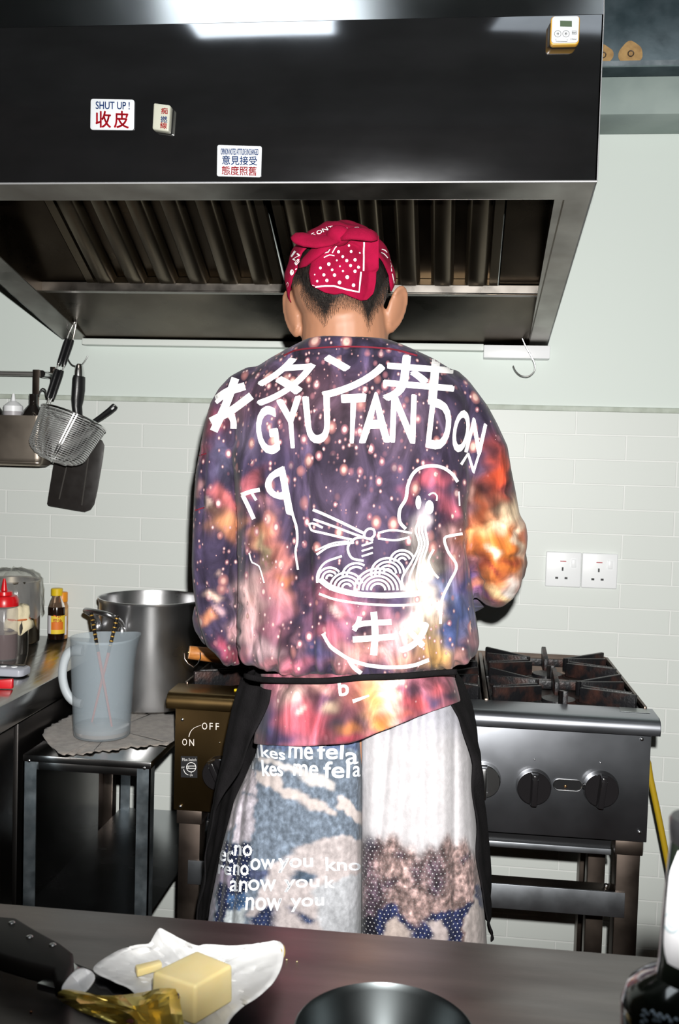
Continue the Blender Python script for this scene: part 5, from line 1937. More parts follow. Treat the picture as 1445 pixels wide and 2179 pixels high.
def paint(px, base, blobs, e=EX, warp=10., seed=1.):
    x = px[:, 0] + warp * np.sin(px[:, 1] * .061 + seed) + warp * .5 * np.sin(px[:, 1] * .17 + px[:, 0] * .05 + seed * 3)
    y = px[:, 1] + warp * np.sin(px[:, 0] * .055 + seed * 2) + warp * .5 * np.sin(px[:, 0] * .15 - px[:, 1] * .06)
    out = np.tile(np.array(base, float), (len(px), 1))
    for b in blobs:
        bx_, by_, rx, ry, col, amp = b[:6]
        ang = b[6] if len(b) > 6 else 0.
        ca, sa = math.cos(ang), math.sin(ang)
        dx, dy = x - bx_, y - by_
        u, v = (dx * ca + dy * sa) / rx, (-dx * sa + dy * ca) / ry
        w = amp * np.exp(-np.clip(u * u + v * v, 0, 30) ** 1.3)
        out = out * (1 - w[:, None]) + disp_c(*col, e) * w[:, None]
    return out


blobs = [
    (650, 850, 110, 70, (120, 84, 98), .75), (760, 900, 120, 70, (104, 82, 98), .8), (860, 900, 100, 80, (98, 80, 98), .7), (740, 1080, 120, 140, (92, 76, 100), .8),
    (450, 905, 34, 34, (150, 70, 80), .6), (430, 950, 18, 26, (190, 90, 100), .6), (500, 850, 40, 40, (120, 80, 90), .5), (540, 930, 40, 40, (104, 92, 116), .7), (470, 985, 30, 45, (96, 92, 120), .6),
    (478, 1108, 34, 26, (240, 165, 120), 1), (478, 1062, 26, 20, (230, 125, 125), .95), (440, 1082, 9, 11, (250, 215, 200), .9), (505, 1118, 14, 22, (235, 150, 110), .8), (425, 1040, 8, 14, (230, 170, 170), .6),
    (455, 1274, 14, 10, (250, 210, 190), .9), (437, 1322, 16, 12, (240, 160, 120), .9), (490, 1388, 28, 20, (214, 96, 120), .9), (455, 1300, 14, 8, (235, 190, 190), .6), (470, 1225, 8, 10, (240, 200, 190), .6), (500, 1340, 10, 10, (230, 170, 170), .5),
    (540, 1030, 18, 22, (222, 120, 130), .85), (560, 1075, 20, 14, (190, 130, 140), .6), (566, 1150, 24, 40, (244, 160, 120), .95), (585, 1200, 28, 60, (240, 150, 140), .9), (560, 1180, 12, 36, (255, 226, 180), .9), (542, 1270, 36, 50, (244, 200, 196), .9), (535, 1330, 30, 50, (238, 190, 190), .85), (585, 1320, 30, 60, (216, 140, 160), .85), (600, 1260, 26, 30, (230, 150, 150), .8), (612, 1232, 16, 16, (226, 140, 100), .9), (560, 1395, 36, 24, (240, 200, 206), .9), (625, 1415, 44, 22, (232, 130, 150), .9), (570, 1424, 30, 12, (226, 150, 160), .8), (640, 1370, 12, 30, (214, 150, 170), .8),
    (660, 1290, 14, 60, (170, 110, 140), .6), (668, 1390, 30, 36, (92, 92, 140), .9), (690, 1230, 20, 30, (110, 80, 110), .6),
    (716, 1280, 34, 30, (226, 128, 142), .9), (704, 1292, 12, 12, (255, 226, 220), .9), (760, 1310, 30, 24, (196, 130, 150), .7), (710, 1350, 34, 22, (214, 120, 140), .85), (770, 1384, 56, 24, (236, 170, 160), .85), (745, 1412, 50, 14, (226, 150, 150), .7), (840, 1350, 36, 40, (236, 186, 190), .8), (815, 1320, 26, 30, (190, 130, 150), .6), (860, 1400, 40, 20, (236, 170, 150), .8), (800, 1240, 60, 20, (150, 120, 140), .5),
    (905, 1240, 30, 70, (255, 238, 224), .95), (900, 1330, 34, 50, (255, 232, 214), .95), (890, 1150, 22, 50, (240, 226, 220), .6), (930, 1392, 40, 34, (246, 190, 116), 1), (940, 1350, 22, 40, (246, 206, 150), .9), (930, 1420, 30, 10, (250, 200, 130), .9),
    (985, 1280, 36, 60, (72, 106, 168), .95), (970, 1340, 30, 50, (96, 116, 178), .9), (950, 1240, 24, 30, (150, 160, 200), .8), (1000, 1345, 16, 34, (150, 150, 196), .7), (1012, 1372, 18, 20, (244, 176, 186), .9), (985, 1418, 30, 12, (240, 160, 170), .9), (968, 1390, 14, 20, (236, 170, 160), .8), (955, 1175, 20, 30, (200, 150, 160), .8), (985, 1200, 14, 30, (110, 110, 160), .7),
    (925, 1020, 34, 20, (228, 110, 128), .9), (950, 1070, 22, 26, (200, 100, 120), .8), (872, 1050, 14, 20, (180, 90, 110), .7), (960, 1130, 16, 16, (240, 190, 190), .8), (1008, 1052, 10, 16, (240, 190, 180), .8), (985, 1070, 14, 50, (84, 78, 100), .7),
    (1060, 1170, 75, 110, (222, 126, 52), 1), (1062, 1000, 30, 60, (208, 78, 44), .95), (1086, 1000, 10, 44, (46, 22, 26), .9), (1050, 960, 16, 18, (60, 36, 46), .8), (1036, 1050, 26, 14, (64, 34, 38), .9, -.4), (1050, 1078, 30, 12, (80, 40, 36), .85, -.5), (1086, 1078, 36, 20, (250, 222, 184), .95, -.5), (1066, 1110, 40, 18, (252, 226, 190), .95, -.5), (1030, 1135, 26, 14, (246, 190, 130), .9, -.3), (1048, 1172, 11, 13, (255, 236, 210), .9), (1050, 1212, 40, 10, (150, 56, 50), .9, .2), (1080, 1190, 22, 10, (170, 70, 50), .8), (1020, 1200, 14, 26, (120, 50, 40), .7), (1078, 1235, 20, 14, (226, 120, 50), .9), (1092, 1250, 18, 26, (226, 220, 214), .9, .4), (1064, 1262, 26, 10, (246, 214, 160), .9, .3), (1108, 1150, 8, 60, (232, 220, 196), .7), (1000, 1240, 12, 30, (66, 76, 150), .9), (1030, 1272, 18, 10, (120, 80, 130), .8), (1020, 1100, 10, 40, (170, 80, 50), .6)]
base_c = disp_c(66, 56, 82)
rgb = paint(px, base_c, blobs)
mask = np.clip(np.exp(-(((px[:, 0] - 700) / 170) ** 2 + ((px[:, 1] - 850) / 90) ** 2)) * 1.1 + .46, 0, 1)
mask *= np.where((px[:, 0] > 1005) & (px[:, 1] > 960), .05, 1)
color_attr(sme, 'print', np.hstack([rgb, mask[:, None]]))
color_attr(sme, 'sparkle', np.stack([mask, mask, mask, np.ones_like(mask)], 1))
set_verts(sme, sv2 - np.array(ORG))


def print_cloth(name, sparkle=True, knit=.25, dots=False, mottle=False):
    m = mat(name, (.05, .05, .06), .82, sheen=.08)
    nt = m.node_tree
    L = nt.links
    b = nt.nodes['Principled BSDF']
    b.inputs['Specular IOR Level'].default_value = .25
    at = nt.nodes.new('ShaderNodeAttribute')
    at.attribute_name = 'print'
    col = at.outputs['Color']
    tc = nt.nodes.new('ShaderNodeTexCoord')

    def mapping(sx, sy, sz):
        mp = nt.nodes.new('ShaderNodeMapping')
        mp.inputs['Scale'].default_value = (sx, sy, sz)
        L.new(tc.outputs['Object'], mp.inputs['Vector'])
        return mp.outputs['Vector']

    def math_(op, a, b_=None, c=None, clamp=False):
        n = nt.nodes.new('ShaderNodeMath')
        n.operation = op
        n.use_clamp = clamp
        for i, v in enumerate((a, b_, c)):
            if v is None:
                continue
            if isinstance(v, (int, float)):
                n.inputs[i].default_value = v
            else:
                L.new(v, n.inputs[i])
        return n.outputs[0]

    def mix(fac, a, b_, mode='MIX'):
        n = nt.nodes.new('ShaderNodeMix')
        n.data_type = 'RGBA'
        n.blend_type = mode
        for k, v in (('Factor', fac), ('A', a), ('B', b_)):
            if isinstance(v, (int, float)):
                n.inputs[k].default_value = v
            elif isinstance(v, tuple):
                n.inputs[k].default_value = v
            else:
                L.new(v, n.inputs[k])
        return n.outputs['Result']
    if sparkle:
        sp = nt.nodes.new('ShaderNodeAttribute')
        sp.attribute_name = 'sparkle'
        fl_ = nt.nodes.new('ShaderNodeTexNoise')
        fl_.inputs['Scale'].default_value = 24
        fl_.inputs['Detail'].default_value = 6
        fl_.inputs['Distortion'].default_value = 1.0
        L.new(mapping(1, 1, .42), fl_.inputs['Vector'])
        kf = math_('POWER', 2., math_('MULTIPLY_ADD', fl_.outputs['Fac'], 8., -4.2))
        kc3 = nt.nodes.new('ShaderNodeCombineColor')
        for i in range(3):
            L.new(kf, kc3.inputs[i])
        col = mix(1., col, kc3.outputs[0], 'MULTIPLY')
        for sc_, rmax, ca_, cb_ in ((34, .34, (.42, .17, .16, 1), (.62, .42, .36, 1)), (62, .36, (.36, .14, .17, 1), (.66, .50, .46, 1)), (120, .34, (.34, .16, .18, 1), (.6, .46, .44, 1))):
            vo = nt.nodes.new('ShaderNodeTexVoronoi')
            vo.inputs['Scale'].default_value = sc_
            L.new(mapping(1, .55, .72), vo.inputs['Vector'])
            sep = nt.nodes.new('ShaderNodeSeparateColor')
            L.new(vo.outputs['Color'], sep.inputs[0])
            # which cells carry a spark: random value below the local density
            on = math_('SUBTRACT', sp.outputs['Fac'], sep.outputs[0])
            on = math_('MULTIPLY', on, 8., None, True)
            r = math_('MULTIPLY_ADD', sep.outputs[1], rmax * .75, rmax * .25)
            q = math_('DIVIDE', vo.outputs['Distance'], r)
            halo = math_('SUBTRACT', 1.25, q, None, True)
            halo = math_('MULTIPLY', math_('MULTIPLY', halo, 1.4, None, True), on)
            core = math_('MULTIPLY', math_('SUBTRACT', .75, q, None, True), 3., None, True)
            core = math_('MULTIPLY', core, on)
            col = mix(halo, col, ca_)
            col = mix(core, col, cb_)
    if mottle:
        n1 = nt.nodes.new('ShaderNodeTexNoise')
        n1.inputs['Scale'].default_value = 130
        n1.inputs['Detail'].default_value = 6
        L.new(mapping(1, 1, .8), n1.inputs['Vector'])
        mt = nt.nodes.new('ShaderNodeAttribute')
        mt.attribute_name = 'mottle'
        k = math_('MULTIPLY_ADD', n1.outputs['Fac'], 9., -4.5)
        k = math_('MULTIPLY', k, mt.outputs['Fac'])
        k = math_('POWER', 2.2, k)
        k3 = nt.nodes.new('ShaderNodeCombineColor')
        for i in range(3):
            L.new(k, k3.inputs[i])
        col = mix(1., col, k3.outputs[0], 'MULTIPLY')
        n2 = nt.nodes.new('ShaderNodeTexNoise')
        n2.inputs['Scale'].default_value = 30
        n2.inputs['Detail'].default_value = 8
        n2.inputs['Distortion'].default_value = 1.5
        L.new(mapping(1, 1, 1), n2.inputs['Vector'])
        k = math_('MULTIPLY_ADD', n2.outputs['Fac'], 6., -3.)
        sepm = nt.nodes.new('ShaderNodeSeparateColor')
        L.new(mt.outputs['Color'], sepm.inputs[0])
        k = math_('POWER', 2., math_('MULTIPLY', k, sepm.outputs[1]))
        k3 = nt.nodes.new('ShaderNodeCombineColor')
        for i in range(3):
            L.new(k, k3.inputs[i])
        col = mix(1., col, k3.outputs[0], 'MULTIPLY')
        # perforation dots on the dark areas
        sx = nt.nodes.new('ShaderNodeSeparateXYZ')
        L.new(tc.outputs['Object'], sx.inputs[0])
        P_ = 1 / .0062
        u = math_('MULTIPLY', sx.outputs['X'], P_)
        v = math_('MULTIPLY', sx.outputs['Z'], P_)
        row = math_('FLOOR', v)
        u = math_('MULTIPLY_ADD', math_('MODULO', row, 2.), .5, u)
        fu = math_('SUBTRACT', math_('FRACT', u), .5)
        fv = math_('SUBTRACT', math_('FRACT', v), .5)
        d2 = math_('ADD', math_('MULTIPLY', fu, fu), math_('MULTIPLY', fv, fv))
        dt = math_('MULTIPLY', math_('SUBTRACT', .035, d2), 60., None, True)
        dt = math_('MULTIPLY', dt, sepm.outputs[2])
        col = mix(dt, col, (.5, .5, .5, 1))
    L.new(col, b.inputs['Base Color'])
    w = nt.nodes.new('ShaderNodeTexNoise')
    w.inputs['Scale'].default_value = 520
    L.new(mapping(.6, 1, 1.6), w.inputs['Vector'])
    bp = nt.nodes.new('ShaderNodeBump')
    bp.inputs['Strength'].default_value = knit
    bp.inputs['Distance'].default_value = .0015
    L.new(w.outputs['Fac'], bp.inputs['Height'])
    L.new(bp.outputs['Normal'], b.inputs['Normal'])
    return m


SHIRTM = print_cloth('printed_sweatshirt')
shirt = link('sweatshirt', sme, SHIRTM, person, smooth=180)
shirt_bvh = bvh_world(shirt)

# lettering and drawing on the back
zs = lambda x, y: (400 + x / 1.953, 700 + y / 1.953)
zs2 = lambda x, y: (400 + x / 1.953, 1000 + y / 1.953)
Q = lambda f, pts: [f(*q) for q in pts]
mb = MB()
# 牛-like character at the left shoulder (strokes)
for pts, w in ((((112, 300), (165, 262), (238, 238)), 17), (((95, 385), (180, 340), (265, 278)), 17), (((198, 205), (160, 310), (108, 425)), 17), (((175, 345), (190, 385), (190, 415)), 14)):
    stroke(mb, Q(zs, pts), w)
text_quad(mb, 'タ', Q(zs, [(262, 318), (470, 300), (540, 118), (330, 130)]), .045)
text_quad(mb, 'ン', Q(zs, [(560, 285), (815, 258), (815, 120), (560, 112)]), .045)
text_quad(mb, '丼', Q(zs, [(808, 292), (1095, 318), (1110, 128), (830, 108)]), .05)
for ch, q in (('G', [(300, 520), (382, 512), (360, 318), (278, 338)]), ('Y', [(402, 494), (470, 488), (468, 282), (372, 300)]), ('U', [(500, 476), (588, 466), (585, 278), (480, 286)]),
              ('T', [(650, 472), (712, 470), (738, 274), (640, 278)]), ('A', [(716, 470), (836, 466), (812, 268), (752, 268)]), ('N', [(842, 466), (940, 472), (946, 278), (850, 268)]),
              ('D', [(990, 488), (1076, 505), (1100, 315), (1012, 290)]), ('O', [(1090, 500), (1150, 515), (1178, 350), (1118, 335)]), ('N', [(1150, 508), (1215, 520), (1240, 400), (1185, 372)])):
    text_quad(mb, ch, Q(zs, q), .045)
text_quad(mb, 'N', Q(zs, [(1130, 560), (1190, 600), (1215, 520), (1160, 515)]), .03)
drape(mb, 'back_lettering', WHITEINK, shirt, [shirt_bvh], .0016, 12, 'white characters and block letters')
mb = MB()
# left half drawing: flag-like letters and falling line
for pts, w in ((((222, 690), (262, 676), (300, 668)), 9), (((228, 690), (250, 735), (275, 790)), 9), (((262, 676), (285, 712)), 6)):
    stroke(mb, Q(zs, pts), w)
text_quad(mb, 'q', Q(zs, [(340, 742), (432, 770), (398, 575), (318, 612)]), .05)
stroke(mb, Q(zs2, [(398, 0), (420, 110), (435, 180), (452, 240), (455, 300), (448, 340), (458, 415)]), 7, taper=4)
stroke(mb, Q(zs2, [(255, 345), (268, 385), (296, 400), (318, 470)]), 3)
# bowl of noodles with chopsticks
for pts, w in ((((520, 165), (600, 200), (735, 265)), 6), (((522, 205), (620, 240), (700, 270), (770, 292)), 5), (((505, 225), (515, 250), (560, 262), (690, 292)), 5), (((500, 230), (518, 222), (560, 240)), 5),
               (((535, 352), (590, 318), (690, 302)), 4.5), (((530, 335), (600, 305), (670, 296)), 3.5), (((548, 455), (600, 490), (700, 515), (820, 522), (940, 515), (1010, 500)), 12), (((545, 515), (620, 540), (750, 558), (900, 562), (1015, 548)), 5),
               (((538, 470), (540, 430), (570, 385), (640, 358)), 4.5), (((560, 680), (600, 740), (690, 795), (800, 818), (920, 815), (1000, 790)), 8), (((670, 790), (690, 820), (720, 845)), 9)):
    stroke(mb, Q(zs2, pts), w)
for cx, cy, r0_, n, a0, a1 in ((790, 500, 30, 5, PI, 2 * PI), (660, 490, 18, 4, PI * .95, PI * 1.9), (830, 430, 18, 4, PI * .95, PI * 2), (590, 450, 14, 3, PI * .9, PI * 1.8), (700, 440, 40, 2, PI * 1.0, PI * 1.7), (890, 380, 16, 3, PI, PI * 1.9)):
    for k in range(n):
        r_ = r0_ + k * 17
        stroke(mb, Q(zs2, [(cx + r_ * math.cos(a), cy + r_ * .92 * math.sin(a)) for a in np.linspace(a0, a1, 12)]), 4.6)
# egg and topping
stroke(mb, Q(zs2, [(735, 280), (695, 285), (665, 320), (680, 365), (730, 378)]), 5)
stroke(mb, Q(zs2, [(735, 260), (750, 245), (772, 248), (775, 270), (760, 285), (735, 282)]), 5, True)
for dy in (0, 22, 44):
    stroke(mb, Q(zs2, [(722, 315 + dy), (745, 308 + dy), (768, 300 + dy)]), 4)
stroke(mb, Q(zs2, [(790, 262), (850, 250), (930, 262)]), 4.5)
stroke(mb, Q(zs2, [(790, 285), (860, 292), (920, 280)]), 4.5)
# round-headed figure slurping the noodles
stroke(mb, Q(zs2, [(905, 245), (880, 215), (880, 165), (905, 120), (915, 60), (940, 10), (985, -15), (1050, -12), (1095, 15), (1120, 50)]), 7)
stroke(mb, Q(zs2, [(1125, 90), (1128, 150)]), 3)
disc(mb, *zs2(957, 135), 6.5, 15)
disc(mb, *zs2(1003, 155), 9, 15)
stroke(mb, Q(zs2, [(1000, 105), (1018, 95), (1034, 108), (1032, 128)]), 3.6)
for k in range(4):
    stroke(mb, Q(zs2, [(965 + k * 9, 195), (945 + k * 14, 250), (960 + k * 12, 310), (930 + k * 16, 380), (890 + k * 30, 450), (900 + k * 30, 500)]), 4.5)
stroke(mb, Q(zs2, [(1140, 265), (1100, 272), (1065, 285), (1080, 340), (1115, 400), (1085, 470), (1055, 540), (1048, 640)]), 6)
stroke(mb, Q(zs2, [(1020, 330), (1000, 375), (1015, 420), (1040, 450)]), 5)
# lower characters
for pts, w in ((((690, 660), (720, 640), (845, 632)), 12), (((685, 705), (760, 700), (865, 692)), 13), (((772, 590), (778, 680), (772, 770)), 14), (((715, 610), (705, 640), (690, 668)), 10)):
    stroke(mb, Q(zs2, pts), w)
text_quad(mb, 'タ', Q(zs2, [(868, 752), (985, 765), (1000, 615), (895, 600)]), .06)
drape(mb, 'back_drawing', WHITEINK, shirt, [shirt_bvh], .0016, 10, 'white line drawing of a noodle bowl')
mb = MB()
stroke(mb, [(604, 757), (640, 744), (740, 738), (830, 743), (888, 757)], 3.5)
for q in ([(418, 972), (430, 968), (440, 965)], [(416, 1086), (428, 1082), (436, 1080)]):
    m3 = MB()
    stroke(m3, q, 2.5)
    drape(m3, 'sleeve_stitch', mat('dark_red_stitch', lin(120, 26, 44), .8), shirt, [shirt_bvh], .0014, 8)
drape(mb, 'collar_seam', mat('dark_red_thread', lin(120, 26, 44), .8), shirt, [shirt_bvh], .0014, 8)

# ---- trousers
TYC = 1.625
tl = [(1440, 580, 779), (1500, 570, 779), (1590, 552, 780), (1690, 506, 780), (1780, 482, 780), (1900, 458, 779), (1990, 446, 779), (2060, 441, 778), (2130, 438, 777)]
trr = [(1440, 776, 968), (1500, 777, 984), (1590, 778.5, 1003), (1700, 779, 1010), (1800, 779, 1018), (1900, 779, 1028), (1990, 778, 1035), (2060, 777, 1040), (2130, 776, 1044)]
tm_ = MB()
cols = []


def leg_rings(tab, side):
    rings = []
    ys = [t[0] for t in tab]
    for y in np.linspace(1440, 2130, 300):
        xl, xr = np.interp(y, ys, [t[1] for t in tab]), np.interp(y, ys, [t[2] for t in tab])
        l, r = A(xl, y, TYC), A(xr, y, TYC)
        c, a = (l + r) / 2, (r.x - l.x) / 2
        v = (y - 1440) / 690
        dep = .122 + .030 * v
        ring = []
        n = 300
        for k in range(n):
            t = 2 * PI * k / n
            cs, sn = math.cos(t), math.sin(t)
            p = 2.6 if cs * side > 0 else 2.6 + 3.4 * min(1., abs(cs) * 1.5)
            ux = math.copysign(abs(cs) ** (2 / p), cs)
            uy = math.copysign(abs(sn) ** (2 / p), sn)
            pxx = (xl + xr) / 2 + (xr - xl) / 2 * ux
            wr = 0.
            if sn < 0:
                if side > 0:
                    for xt, xb, amp, w in ((838, 800, -.006, 7), (870, 848, -.0045, 8), (906, 905, -.005, 8), (930, 935, .004, 9), (968, 968, -.006, 6), (985, 1008, -.004, 5), (890, 878, .0035, 9), (855, 825, .004, 9), (948, 950, .0035, 8), (815, 780, .003, 9)):
                        xc = xt + (xb - xt) * (y - 1500) / 490
                        wr += amp * math.exp(-((pxx - xc) / w) ** 2) * (1 - .25 * v)
                else:
                    for xt, xb, amp, w in ((548, 520, -.0085, 6), (530, 486, -.008, 5), (560, 540, .004, 9), (602, 600, -.003, 8), (718, 720, -.0025, 7), (538, 503, .0045, 7), (690, 690, .0025, 12)):
                        xc = xt + (xb - xt) * (y - 1590) / 390
                        wr += amp * math.exp(-((pxx - xc) / w) ** 2) * min(1, max(0, (y - 1500) / 80))
            wr += .0018 * math.sin(9 * t + 2.2 * v * side)
            ring.append(V((c.x + a * ux, TYC + (dep + wr) * uy + (.0 if sn < 0 else -.02 * 0), c.z + (r.z - l.z) / 2 * ux)))
        rings.append(ring)
    return rings


tm_.rings(leg_rings(tl, -1), True, False)
tm_.rings(leg_rings(trr, 1), True, False)
tv = np.array([tuple(v) for v in tm_.v])
tp = proj(tv)


def inpoly(P, poly):
    x, y = P[:, 0], P[:, 1]
    ins = np.zeros(len(P), bool)
    n = len(poly)
    j = n - 1
    for i in range(n):
        xi, yi = poly[i]
        xj, yj = poly[j]
        c = ((yi > y) != (yj > y)) & (x < (xj - xi) * (y - yi) / (yj - yi + 1e-9) + xi)
        ins ^= c
        j = i
    return ins


jit = np.stack([4 * np.sin(tp[:, 1] * .11) + 2.5 * np.sin(tp[:, 1] * .31 + tp[:, 0] * .1), 4 * np.sin(tp[:, 0] * .12 + 1) + 2.5 * np.sin(tp[:, 0] * .33)], 1)
tj = tp + jit * .7
z4 = lambda pts: [(440 + x / 4.014, 1580 + y / 4.014) for x, y in pts]
z5 = lambda pts: [(740 + x / 4.25, 1580 + y / 4.25) for x, y in pts]
EL = 1.75
TC = lambda r, g, b: disp_c(r, g, b, EL)
left = tp[:, 0] < 767
nv = len(tv)
leftidx = np.arange(nv) < nv // 2
rgbt = np.zeros((nv, 3))
mot = np.zeros((nv, 3))
# left leg
rgbt[leftidx] = TC(128, 141, 158)
mot[leftidx] = (.85, .25, 0)
dk = sstep(1620, 1700, tj[:, 1]) * (1 - sstep(1740, 1800, tj[:, 1])) * np.exp(-((tj[:, 0] - 590) / 60) ** 2)


def fill(poly, col, m_, sel):
    k = inpoly(tj, poly) & sel
    rgbt[k] = TC(*col)
    mot[k] = m_


PALE = (232, 218, 214)
LX = leftidx
fill(z4([(-100, -200), (1330, -200), (1330, 60), (1000, 60), (450, 60), (-100, 60)]), (100, 116, 150), (.9, .3, 0), LX)
fill(z4([(400, 230), (640, 290), (660, 370), (810, 430), (1110, 580), (1110, 620), (900, 570), (760, 500), (650, 460), (430, 310)]), PALE, (.15, .1, 0), LX)
fill(z4([(450, 110), (660, 170), (1100, 330), (1105, 410), (900, 360), (670, 230), (450, 150)]), (244, 236, 234), (.1, .1, 0), LX)
fill(z4([(1115, 440), (1330, 590), (1330, 720), (1110, 540)]), (244, 230, 226), (.1, .1, 0), LX)
fill(z4([(330, 1700), (400, 1500), (340, 1490), (440, 1300), (560, 1050), (840, 870), (1130, 790), (1340, 830), (1340, 1700), (330, 1700)]), (226, 214, 214), (.3, .2, 0), LX)
fill(z4([(900, 1250), (1330, 1100), (1340, 1700), (1000, 1700)]), (222, 224, 230), (.3, .2, 0), LX)
fill(z4([(700, 1150), (740, 1110), (830, 1100), (920, 1110), (930, 1150), (880, 1190), (740, 1190)]), (100, 118, 140), (.7, .3, 0), LX)
fill(z4([(360, 1080), (540, 1085), (520, 1130), (440, 1180), (360, 1170)]), (86, 94, 126), (.7, .3, 0), LX)
fill(z4([(390, 1520), (430, 1440), (510, 1380), (560, 1430), (590, 1530), (580, 1700), (390, 1700)]), (46, 58, 96), (.8, .3, .4), LX)
fill(z4([(760, 1440), (830, 1460), (930, 1500), (940, 1530), (850, 1540), (790, 1500)]), (62, 78, 116), (.8, .3, .3), LX)
fill(z4([(680, 1390), (720, 1390), (760, 1440), (730, 1460)]), (80, 92, 126), (.6, .3, 0), LX)
# left strips
fill(z4([(-200, -100), (330, -100), (330, 150), (420, 300), (440, 330), (420, 460), (300, 420), (230, 700), (130, 800), (-200, 900)]), (214, 204, 212), (.45, .5, 0), LX)
fill(z4([(250, 440), (420, 470), (385, 850), (230, 850)]), (206, 198, 208), (.3, .35, 0), LX)
fill(z4([(110, 850), (385, 870), (360, 1290), (200, 1290), (100, 1050)]), (30, 40, 74), (.3, .2, 1), LX)
fill(z4([(60, 1040), (200, 1130), (190, 1260), (110, 1180), (60, 1300)]), (170, 158, 180), (.4, .3, 0), LX)
fill(z4([(100, 1180), (200, 1250), (180, 1700), (60, 1700)]), (34, 42, 76), (.6, .3, .5), LX)
fill(z4([(-50, 1300), (70, 1290), (60, 1480), (0, 1700), (-80, 1700)]), (196, 190, 210), (.5, .4, 0), LX)
fill(z4([(190, 1290), (350, 1290), (330, 1440), (170, 1430)]), (70, 100, 140), (.5, .3, .7), LX)
fill(z4([(170, 1430), (330, 1420), (320, 1700), (150, 1700)]), (214, 222, 226), (.3, .2, 0), LX)
# right leg
RX = ~leftidx
rgbt[RX] = disp_c(242, 238, 242, 1.8)
mot[RX] = (.05, .12, 0)
ysplit = 1785 + 16 * np.sin(tp[:, 0] * .05) + 9 * np.sin(tp[:, 0] * .17) + np.interp(tp[:, 0], [766, 830, 840, 890, 905, 935, 965, 1000, 1030], [-2, -8, 18, 24, 8, 2, 12, 22, 14])
w = sstep(-14, 20, tj[:, 1] - ysplit) * RX
brown = TC(176, 148, 144)
rgbt = rgbt * (1 - w[:, None]) + brown * w[:, None]
mot = mot * (1 - w[:, None]) + np.array([.7, .9, .12]) * w[:, None]
for cx, cy, rx, ry in ((775, 1840, 30, 50), (800, 1900, 30, 40), (785, 1940, 30, 30), (925, 1850, 28, 44), (885, 1860, 14, 30), (930, 1890, 20, 20), (830, 1880, 18, 12), (850, 1820, 16, 12), (990, 1828, 14, 10), (790, 1800, 26, 20)):
    k = np.exp(-(((tj[:, 0] - cx) / rx) ** 2 + ((tj[:, 1] - cy) / ry) ** 2) ** 1.4) * .85 * RX
    rgbt = rgbt * (1 - k[:, None]) + TC(52, 42, 64) * k[:, None]
    mot[:, 2] = np.maximum(mot[:, 2], k * .9)
k = sstep(1600, 1520, tj[:, 1]) * RX * .35
rgbt = rgbt * (1 - k[:, None]) + TC(160, 168, 196) * k[:, None]
fill(z5([(240, 1620), (280, 1500), (400, 1440), (500, 1560), (640, 1690), (760, 1530), (860, 1540), (1130, 1440), (1140, 1470), (1060, 1600), (1020, 1680), (1060, 1900), (240, 1900)]), (46, 54, 96), (.5, .3, .9), RX)
fill(z5([(320, 1690), (390, 1600), (440, 1590), (500, 1640), (560, 1700), (560, 1900), (300, 1900)]), (226, 208, 200), (.2, .2, 0), RX)
fill(z5([(720, 1620), (790, 1600), (850, 1620), (900, 1740), (900, 1900), (780, 1900), (760, 1700)]), (224, 208, 206), (.2, .2, 0), RX)
fill(z5([(1035, 1670), (1140, 1430), (1160, 1330), (1300, 1330), (1300, 1900), (1080, 1900)]), (230, 216, 212), (.2, .25, 0), RX)
fill(z5([(1160, 1290), (1190, 1270), (1230, 1300), (1230, 1500), (1190, 1480), (1160, 1400)]), (52, 62, 110), (.4, .3, .3), RX)
fill(z5([(-50, 1560), (260, 1580), (240, 1900), (-50, 1900)]), (26, 24, 38), (.4, .3, .8), RX)
for leg in (slice(0, nv // 2), slice(nv // 2, nv)):
    for arr in (rgbt, mot):
        g_ = arr[leg].reshape(300, 300, 3)
        for _ in range(1):
            g_ = .5 * g_ + .25 * (np.roll(g_, 1, 1) + np.roll(g_, -1, 1))
            g_[1:-1] = .5 * g_[1:-1] + .25 * (g_[:-2] + g_[2:])
        arr[leg] = g_.reshape(-1, 3)
trou = tm_.build('trousers', print_cloth('printed_trousers', False, .2, mottle=True), person, smooth=180, merge=False)
color_attr(trou.data, 'print', np.hstack([rgbt, np.ones((nv, 1))]))
color_attr(trou.data, 'mottle', np.hstack([mot, np.ones((nv, 1))]))
trou_bvh = bvh_world(trou)
mb = MB()
PALEINK = mat('pale_print', lin(236, 240, 246), .75)
